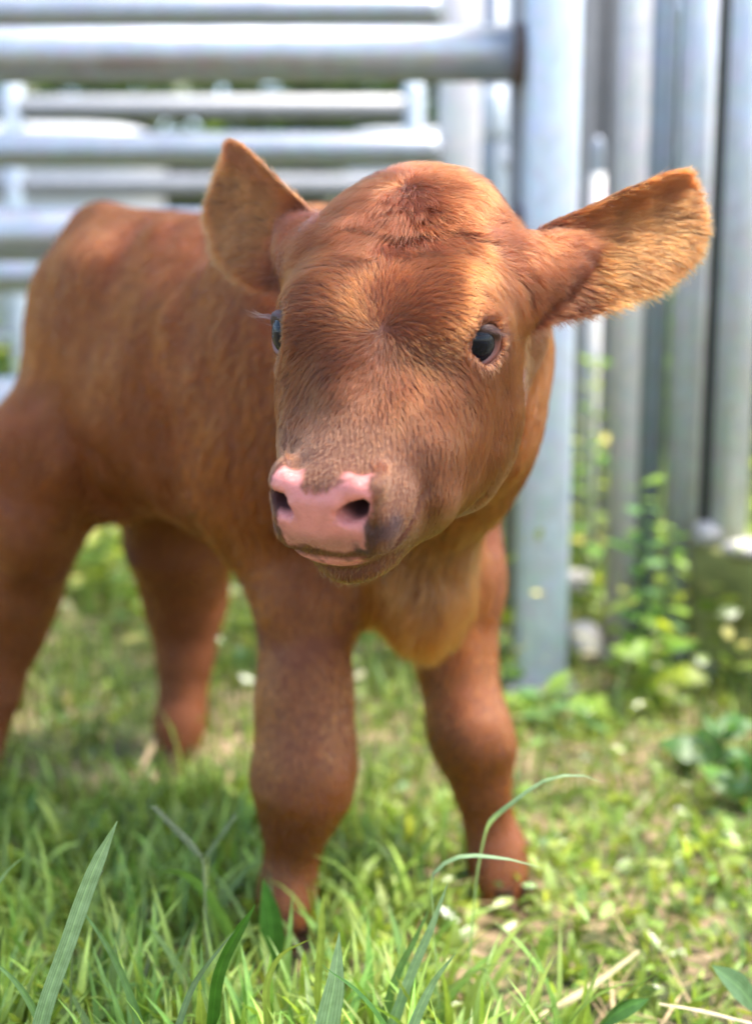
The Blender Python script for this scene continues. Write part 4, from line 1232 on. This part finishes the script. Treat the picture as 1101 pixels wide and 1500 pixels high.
LASH = []
for s_ in (1, -1):
    c = h2w(EYE[s_]); out = unit(EYE_OUT[s_] @ HR)
    upd = unit(np.array([0, -.35, 1.0]) @ HR); upd = unit(upd - (upd @ out) * out)
    hor = np.cross(upd, out)
    if hor @ (np.array([0, 1.0, 0]) @ HR) < 0: hor = -hor            # towards the nose
    nu_, nv_ = 40, 26
    th = np.linspace(0, np.pi, nv_); ph = np.linspace(0, 2 * np.pi, nu_, endpoint=False)
    TH, PH = np.meshgrid(th, ph, indexing='ij')
    rad = EYE_R * (1 + .035 * sstep(.62, .2, TH))
    P = c + rad[..., None] * (np.cos(TH)[..., None] * out + (np.sin(TH) * np.cos(PH))[..., None] * hor + (np.sin(TH) * np.sin(PH))[..., None] * upd)
    i, j = np.meshgrid(np.arange(nv_ - 1), np.arange(nu_), indexing='ij')
    q = np.stack([i * nu_ + j, (i + 1) * nu_ + j, (i + 1) * nu_ + (j + 1) % nu_, i * nu_ + (j + 1) % nu_], -1).reshape(-1, 4)
    if np.dot(np.cross(hor, upd), out) < 0: q = q[:, ::-1]
    eo = mesh_obj('eye', P.reshape(-1, 3), q, m_eye, calf, attrs=dict(ang=(TH / 1.32).ravel()))
    # lid: rings from the wet margin out to the fur
    nl = 72
    a = np.linspace(0, 2 * np.pi, nl, endpoint=False)
    ca_, sa_ = np.cos(a), np.sin(a)
    A = np.where(ca_ > 0, .80, .68); Bv = np.where(sa_ > 0, .45, .50)
    x0 = A * np.sign(ca_) * np.abs(ca_)**1.05
    y0 = Bv * np.sign(sa_) * np.abs(sa_)**.9 - .12 * np.maximum(ca_, 0)**3
    rings, cols = [], []
    spec = [(.90, -.0008, 'in'), (.97, .0004, 'in'), (1.02, .0014, 'rim'), (1.08, .0022, 'rim'), (1.16, .0022, 'out'), (1.28, .0012, 'out'), (1.42, -.0012, 'fur'), (1.56, -.006, 'fur')]
    for sc, dr, kind in spec:
        x = x0 * sc; y = y0 * sc
        upper = sstep(-.1, .3, sa_)
        y = y + upper * (.05 * (sc > 1.0) * (sc - 1) * 4)
        rr_ = np.sqrt(np.minimum(x * x + y * y, .985))
        r2 = np.sqrt(x * x + y * y) + 1e-9
        z = np.sqrt(1 - rr_**2)
        dr = dr + upper * (.0012 if .99 < sc < 1.5 else 0)
        R_ = EYE_R * 1.0 + dr
        P = c + (R_ * (z[:, None] * out + (x / r2 * rr_)[:, None] * hor + (y / r2 * rr_)[:, None] * upd).T).T
        rings.append(P + 0)
        lo_c = {'in': [.13, .055, .046], 'rim': [.135, .047, .034], 'out': [.085, .028, .013], 'fur': [.06, .018, .006]}[kind]
        up_c = {'in': [.03, .012, .010], 'rim': [.035, .013, .009], 'out': [.04, .012, .005], 'fur': [.06, .018, .006]}[kind]
        canth = sstep(.75, .98, ca_)
        cc = np.array(lo_c) + (np.array(up_c) - np.array(lo_c)) * upper[:, None]
        cc = cc + (np.array([.20, .060, .042]) - cc) * canth[:, None] * (kind != 'fur') * .8
        cols.append(cc)
        if sc == 1.08: LASH.append((P, a, upper, out, hor, upd, s_))
    V = np.concatenate(rings); nr = len(rings)
    i, j = np.meshgrid(np.arange(nr - 1), np.arange(nl), indexing='ij')
    q = np.stack([i * nl + j, (i + 1) * nl + j, (i + 1) * nl + (j + 1) % nl, i * nl + (j + 1) % nl], -1).reshape(-1, 4)
    if np.dot(np.cross(hor, upd), out) < 0: q = q[:, ::-1]
    mesh_obj('eyelid', V, q, m_lid, calf, attrs=dict(col=np.concatenate(cols)))

# ---------------------------------------------------------------- calf: hooves
m_hoof, nt, o = node_mat('hoof_horn')
b = N(nt, 'ShaderNodeBsdfPrincipled'); b.inputs['Roughness'].default_value = .5
tc = N(nt, 'ShaderNodeTexCoord'); nz = N(nt, 'ShaderNodeTexNoise'); nz.inputs['Scale'].default_value = 60
mp = N(nt, 'ShaderNodeMapping'); mp.inputs['Scale'].default_value = (1, 1, 6)
nt.links.new(tc.outputs['Object'], mp.inputs[0]); nt.links.new(mp.outputs[0], nz.inputs['Vector'])
nt.links.new(ramp(nt, nz.outputs['Fac'], [(.3, (.05, .022, .012)), (.7, (.12, .06, .035))]), b.inputs['Base Color'])
nt.links.new(b.outputs[0], o.inputs[0])
for L_ in (LEG_FR, LEG_FL, LEG_RL, LEG_RR):
    p0 = np.array(L_[-1][0]); fwd = unit(np.array([BF[0] * .7 - .0, BF[1] * .7 - .5, 0])); lat = np.array([-fwd[1], fwd[0], 0])
    V, Q = [], []
    for sd in (1, -1):
        prof = [(.030, .019, .011), (.022, .023, .0125), (.010, .028, .0135), (.000, .031, .0138)]
        base = len(V)
        for z, ln, wd in prof:
            for k in range(12):
                an_ = 2 * np.pi * k / 12
                f_ = np.cos(an_); l_ = np.sin(an_)
                l_ = l_ * (1 - .35 * max(f_, 0))
                V.append([p0[0], p0[1], 0] + fwd * (f_ * ln + .006) + lat * (sd * .0125 + l_ * wd * .9) + np.array([0, 0, z]))
        for r_ in range(3):
            for k in range(12):
                Q.append([base + r_ * 12 + k, base + (r_ + 1) * 12 + k, base + (r_ + 1) * 12 + (k + 1) % 12, base + r_ * 12 + (k + 1) % 12])
        Q.append([base + 36 + k for k in range(12)]); Q.append([base + k for k in range(11, -1, -1)])
    mesh_obj('hoof', np.array(V), Q, m_hoof, calf)

# ---------------------------------------------------------------- calf: the coat, strand by strand
def hair_obj(name, pts, radius, tint, mat, parent, npt, taper=(1.0, 1.0, .85, .6, .25)):
    n = len(pts)
    hc = bpy.data.hair_curves.new(name)
    hc.add_curves([npt] * n)
    off = np.array(parent.location)
    hc.attributes['position'].data.foreach_set('vector', (pts.reshape(-1, 3) - off).astype(np.float32).ravel())
    tp = np.interp(np.linspace(0, 1, npt), np.linspace(0, 1, len(taper)), taper)
    r = hc.attributes.get('radius') or hc.attributes.new('radius', 'FLOAT', 'POINT')
    r.data.foreach_set('value', (radius[:, None] * tp[None]).astype(np.float32).ravel())
    a = hc.attributes.new('tint', 'FLOAT_COLOR', 'CURVE')
    a.data.foreach_set('color', np.concatenate([tint, np.ones((n, 1))], 1).astype(np.float32).ravel())
    hc.materials.append(mat)
    ob = bpy.data.objects.new(name, hc)
    COL.objects.link(ob)
    ob.parent = parent
    return ob

m_fur, nt, o = node_mat('calf_hair')
hb = N(nt, 'ShaderNodeBsdfHairPrincipled')
hb.parametrization = 'COLOR'
at_ = N(nt, 'ShaderNodeAttribute', attribute_name='tint')
hi = N(nt, 'ShaderNodeHairInfo')
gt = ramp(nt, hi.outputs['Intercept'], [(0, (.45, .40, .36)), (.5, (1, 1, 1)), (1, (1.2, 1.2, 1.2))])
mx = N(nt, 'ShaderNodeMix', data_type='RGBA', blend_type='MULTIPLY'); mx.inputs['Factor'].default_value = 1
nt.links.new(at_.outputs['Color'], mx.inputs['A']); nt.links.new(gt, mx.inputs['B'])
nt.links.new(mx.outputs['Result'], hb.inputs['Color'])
hb.inputs['Roughness'].default_value = .30
hb.inputs['IOR'].default_value = 1.42
hb.inputs['Radial Roughness'].default_value = .55
hb.inputs['Coat'].default_value = 0.1
hb.inputs['Random Roughness'].default_value = .2
nt.links.new(hb.outputs[0], o.inputs[0])

W1 = h2w((0.002, .048, .052)); 
def on_skin(p):
    p = np.array([p], float)
    return project(p, 6, .02)[0]
W1 = on_skin(W1); W2 = on_skin(h2w((-.010, -.086, .074)))

tri = np.concatenate([cQ[:, [0, 1, 2]], cQ[:, [0, 2, 3]]])
ta = np.linalg.norm(np.cross(cV[tri[:, 1]] - cV[tri[:, 0]], cV[tri[:, 2]] - cV[tri[:, 0]]), axis=1) / 2
tcen = cV[tri].mean(1)
t_ear = isear[tri[:, 0]]
fine = (near_head[tri[:, 0]]) & (tcen[:, 1] < 1.0)

def sample(w, n):
    c = np.cumsum(w); k = np.searchsorted(c, rng.random(n) * c[-1])
    k = np.clip(k, 0, len(tri) - 1)
    r1 = np.sqrt(rng.random(n)); r2 = rng.random(n)
    bc = np.stack([1 - r1, r1 * (1 - r2), r1 * r2], 1)
    f = lambda A: (A[tri[k]] * (bc[..., None] if A.ndim == 2 else bc)).sum(1)
    return k, f

def flow(P, Nn):
    Pw = P + vnoise3(P, 26, 61) * .0075 + vnoise3(P, 75, 62) * .0030
    v1 = Pw - W1; v2 = Pw - W2
    l1 = np.linalg.norm(v1, axis=1); l2 = np.linalg.norm(v2, axis=1)
    D = unit(v1) / (l1[:, None]**1.2 + .004) + 1.25 * unit(v2) / (l2[:, None]**1.2 + .004)
    return D

def strands(P, Nn, D, length, lift, curl, clump_size, clump, npt=5, jit=.25, seed=1, droop=.0):
    n = len(P)
    D = D - (D * Nn).sum(1)[:, None] * Nn
    D = unit(D + 1e-6)
    B = np.cross(Nn, D)
    ang = rng.normal(0, jit, n) + vnoise(P, 55, seed) * jit * .9 + vnoise(P, 150, seed + 5) * jit * .8
    D = D * np.cos(ang)[:, None] + B * np.sin(ang)[:, None]
    B = np.cross(Nn, D)
    t = np.linspace(0, 1, npt)
    L = length[:, None]
    lf = lift[:, None]
    # out first, then bending over to lie along the coat
    along = t[None] * (1 - lf * .35 * (1 - t[None]))
    up = lf * (t[None] - .55 * t[None]**2)
    cu = curl[:, None] * np.sin(t[None] * 2.6) 
    pts = P[:, None] + (along * L)[..., None] * D[:, None] + (up * L)[..., None] * Nn[:, None] + (cu * L)[..., None] * B[:, None]
    pts[..., 2] -= droop * (t[None]**2) * L
    # clumping: tips lean to the mean tip of their tuft
    if np.max(clump) > 0:
        q = P / clump_size[:, None] + vnoise3(P, 1 / .006, seed + 9) * .55
        key = np.floor(q).astype(np.int64)
        kk = (key[:, 0] * 73856093) ^ (key[:, 1] * 19349663) ^ (key[:, 2] * 83492791)
        u, inv = np.unique(kk, return_inverse=True)
        cnt = np.bincount(inv, minlength=len(u))
        off = pts - P[:, None]
        for j in range(1, npt):
            m = np.stack([np.bincount(inv, pts[:, j, c], len(u)) / cnt for c in range(3)], 1)[inv]
            w = np.broadcast_to(clump, (n,)) * t[j]**1.3
            pts[:, j] += (m - pts[:, j]) * w[:, None]
    return pts

def coat_color(P, base, seed, amp=1.0):
    n1 = vnoise(P, 13, seed); n2 = vnoise(P, 70, seed + 1)
    v = n1 * .22 + n2 * .20 + rng.normal(0, .17, len(P))
    c = base * np.exp(amp * v)[:, None]
    light = rng.random(len(P)) < .10
    c[light] = c[light] * 1.25 + np.array([.045, .016, .005])
    return np.clip(c, .003, .9)

QUICK = float(os.environ.get('FURQ', '1'))
FACE_C = np.array([.076, .0170, .0023])
BODY_C = np.array([.132, .0270, .0029])

# --- head
w = ta * fine * (1 - np.clip((hairless + eye_m)[tri].mean(1), 0, 1))
w *= 1 + 1.2 * (w2h(tcen)[:, 1] > -.12)
k, f = sample(w, int(210000 * QUICK))
P = f(cV); Nn = unit(f(cN)); hh = w2h(P)
nb = f(nose); dk = f(dark); em = f(eye_m)
keep = (nb + f(inner) + f(lowlip) < .45) & (em < .6) & ~((hh[:, 1] > .171) & (hh[:, 2] > .019) & (np.abs(hh[:, 0]) > .014) & (np.abs(hh[:, 0]) < .036))
P, Nn, hh, dk, em, nb = P[keep], Nn[keep], hh[keep], dk[keep], em[keep], nb[keep]
D = flow(P, Nn)
poll = sstep(.006, -.045, hh[:, 1] + .25 * np.abs(hh[:, 0])) * sstep(-.02, .02, hh[:, 2])
muz = sstep(.080, .160, hh[:, 1])
jaw = sstep(-.030, -.085, hh[:, 2])
side = sstep(.055, .080, np.abs(hh[:, 0])) * sstep(.02, -.05, hh[:, 1])
# jaw hair runs back and down
back = (np.array([0, -.6, -.7]) @ HR)
# the hair parts around the eyes
eyeprox = np.zeros(len(P))
for s_ in (1, -1):
    ec = h2w(EYE[s_]) + (EYE_OUT[s_] @ HR) * .014
    ve = P - ec; le = np.linalg.norm(ve, axis=1)
    g_ = np.exp(-(np.maximum(le - .0140, 0) / .0080)**2)
    eyeprox = np.maximum(eyeprox, g_)
    D = unit(D) + unit(ve) * (g_ * 2.2)[:, None]
D = unit(D) * (1 - .6 * jaw)[:, None] + back * (.6 * jaw)[:, None]
length = .0098 + .0055 * poll + .0045 * side + .003 * jaw - .0068 * muz
length *= rng.uniform(.65, 1.25, len(P)) * (1 - .70 * eyeprox)
length *= 1 - .6 * sstep(-.036, -.030, hh[:, 2]) * sstep(-.012, -.018, hh[:, 2]) * sstep(.155, .168, hh[:, 1])
lift = .30 + .32 * poll + .15 * side - .05 * muz + rng.normal(0, .06, len(P))
curl = rng.normal(0, .05, len(P)) + poll * (vnoise(P, 90, 71) * .42 + rng.normal(0, .08, len(P)))
cs = .0030 + .0045 * poll + .0020 * side
D = unit(D) + (poll[:, None] * vnoise3(P, 48, 63)) * .8
pts = strands(P, Nn, D, length, np.clip(lift, .08, 1), curl, cs, .62 - .24 * poll, jit=.20 + .10 * poll, seed=101)
base = np.tile(FACE_C, (len(P), 1))
base = lerp3(base, [.080, .0165, .0038], poll * .9)
base = lerp3(base, [.14, .046, .012], jaw * .5)
base = lerp3(base, [.17, .062, .026], muz * .5)
base = lerp3(base, [.045, .018, .016], dk * .92)
base = lerp3(base, [.15, .05, .026], em)
tint = coat_color(P, base, 201)
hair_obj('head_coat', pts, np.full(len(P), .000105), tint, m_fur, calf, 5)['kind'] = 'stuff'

# --- ears
w = ta * t_ear
k, f = sample(w, int(60000 * QUICK))
P = f(cV); Nn = unit(f(cN)); et = f(ear_t); eb = f(ear_b); es = f(ear_side); ei = ear_id[tri[k, 0]]
D = np.zeros_like(P); wdn = np.zeros(len(P)); base = np.zeros_like(P)
for kk_, E_ in ((1, earL), (2, earR)):
    m = ei == kk_
    wd = np.interp(et[m], E_.TS, E_.wd); wu = np.interp(et[m], E_.TS, E_.wu)
    r = np.where(eb[m] > 0, eb[m] / np.maximum(wu, .004), eb[m] / np.maximum(wd, .004))
    inside = es[m] > 0
    D[m] = E_.e + E_.v * (np.where(inside, -.10 + .75 * r * (r < 0) + .25 * np.maximum(r, 0), .3 * r))[:, None] + np.array([0, 0, -.15])
    wdn[m] = r
inside = es > 0
length = np.where(inside, .017, .008) * rng.uniform(.6, 1.3, len(P)) * (1 - .35 * sstep(.8, 1, et))
length *= np.where(inside & (np.abs(wdn) > .75), .75, 1.0)
lift = np.where(inside, .28, .18) + rng.normal(0, .06, len(P)) + np.where(inside, .10 * sstep(.4, .1, et), 0)
curl = rng.normal(0, .05, len(P)) + vnoise(P, 80, 73) * .18
pts = strands(P, Nn, D, length, np.clip(lift, .08, 1), curl, np.where(inside, .0095, .004), (np.where(inside, .55, .5) * (1 - .75 * sstep(.55, .95, np.maximum(np.abs(wdn), sstep(.75, 1, et))))), jit=.20, seed=131, droop=.05)
base = np.tile(BODY_C * [1.05, 1.0, 1.0], (len(P), 1))
base = lerp3(base, [.19, .060, .0125], inside * sstep(.12, .45, et) * (1 - .75 * sstep(.25, .80, wdn)))  # tan fades under the upper rim, painting the shadow of its fold
base = lerp3(base, [.06, .014, .005], inside * sstep(.26, .05, et) * .8)  # ear opening darkened, its shade put into the hair colour
base = base * np.exp(-.12 + .22 * vnoise(P, 130, 75) + .25 * vnoise(P, 50, 76))[:, None]
tint = coat_color(P, base, 231)
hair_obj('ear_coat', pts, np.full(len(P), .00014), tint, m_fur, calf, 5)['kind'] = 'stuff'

# --- neck, trunk, legs
w = ta * ~fine * ~t_ear
w *= 1 + .6 * (tcen[:, 1] < 1.3)
k, f = sample(w, int(190000 * QUICK))
P = f(cV); Nn = unit(f(cN))
bl = w2b(P)
low = sstep(.44, .27, P[:, 2])
neck = sstep(1.30, 1.10, P[:, 1]) * sstep(.30, .42, P[:, 2])
D = -BF * .62 + np.array([0, 0, -.75])
D = D + (np.array([0, 0, -1.0]) - D) * low[:, None]
swirl = vnoise3(P, 9, 83) * .45 + vnoise3(P, 24, 84) * .35
D = unit(D) + swirl * (1 - .6 * low)[:, None]
bris = np.exp(-(np.linalg.norm((P - np.array([.058, 1.19, .335])) / [.065, .09, .075], axis=1))**2)
length = (.0135 - .0075 * low + .032 * bris) * rng.uniform(.6, 1.3, len(P))
lift = .16 + .08 * (1 - low) + .38 * bris + rng.normal(0, .07, len(P))
curl = rng.normal(0, .06, len(P)) + vnoise(P, 40, 87) * .28 * (1 - low)
pts = strands(P, Nn, D, length, np.clip(lift, .08, 1), curl, (.007 + .005 * (1 - low) + .004 * bris), .6 + .2 * bris, jit=.25, seed=161, droop=.15)
base = np.tile(BODY_C, (len(P), 1))
base = lerp3(base, [.29, .135, .050], np.clip(bris * 1.3, 0, 1))
base = lerp3(base, [.285, .062, .0070], low * .9)  # legs and lower coat coloured lighter to make up for the shade there
base = base * np.exp(.22 * vnoise(P * [1, 1, .5], 26, 266))[:, None]
base = base * np.exp(bris * .55 * vnoise(P * [1, 1, .35], 95, 267))[:, None]
tint = coat_color(P, base, 261, 1.25)
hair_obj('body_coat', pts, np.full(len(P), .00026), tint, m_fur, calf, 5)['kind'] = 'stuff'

# --- lashes and chin whiskers
m_lash, nt, o = node_mat('lash_hair')
hb = N(nt, 'ShaderNodeBsdfHairPrincipled'); hb.parametrization = 'COLOR'; hb.inputs['Color'].default_value = (.020, .012, .012, 1)
nt.links.new(hb.outputs[0], o.inputs[0])
LP = []
for P_, a_, up_, out_, hor_, upd_, s_ in LASH:
    sel = np.flatnonzero((np.sin(a_) > .15) & (np.cos(a_) < .75))
    for _ in range(80 if s_ > 0 else 22):
        i_ = rng.choice(sel); p = P_[i_] + rng.normal(0, .0006, 3)
        ln = rng.uniform(.011, .021) * (1 - .25 * max(np.cos(a_[i_]), 0))
        d = unit(out_ * .80 + upd_ * (.10 + .15 * rng.random()) - hor_ * (.45 + .3 * rng.random()) + rng.normal(0, .10, 3))
        t = np.linspace(0, 1, 5)[:, None]
        LP.append(p + d * ln * t - upd_ * ln * .38 * (t * (1 - t)) * 1.6 - np.array([0, 0, 1.0]) * ln * .12 * t**2)
LP = np.array(LP)
hair_obj('eyelashes', LP, np.full(len(LP), .00006), np.ones((len(LP), 3)) * .3, m_lash, calf, 5)['kind'] = 'stuff'
k, f = sample(ta * (np.linalg.norm(w2h(tcen) - np.array([0, .165, -.045]), axis=1) < .040) * (w2h(tcen)[:, 2] < -.039) * fine, 260)
P = f(cV); Nn = unit(f(cN))
D = np.array([0, .5, -.8]) @ HR + rng.normal(0, .25, P.shape)
pts = strands(P, Nn, D, rng.uniform(.004, .010, len(P)), np.full(len(P), .5), rng.normal(0, .1, len(P)), np.full(len(P), .004), .0, seed=171)
hair_obj('chin_whiskers', pts, np.full(len(P), .00009), np.tile([.20, .11, .05], (len(P), 1)), m_fur, calf, 5)['kind'] = 'stuff'
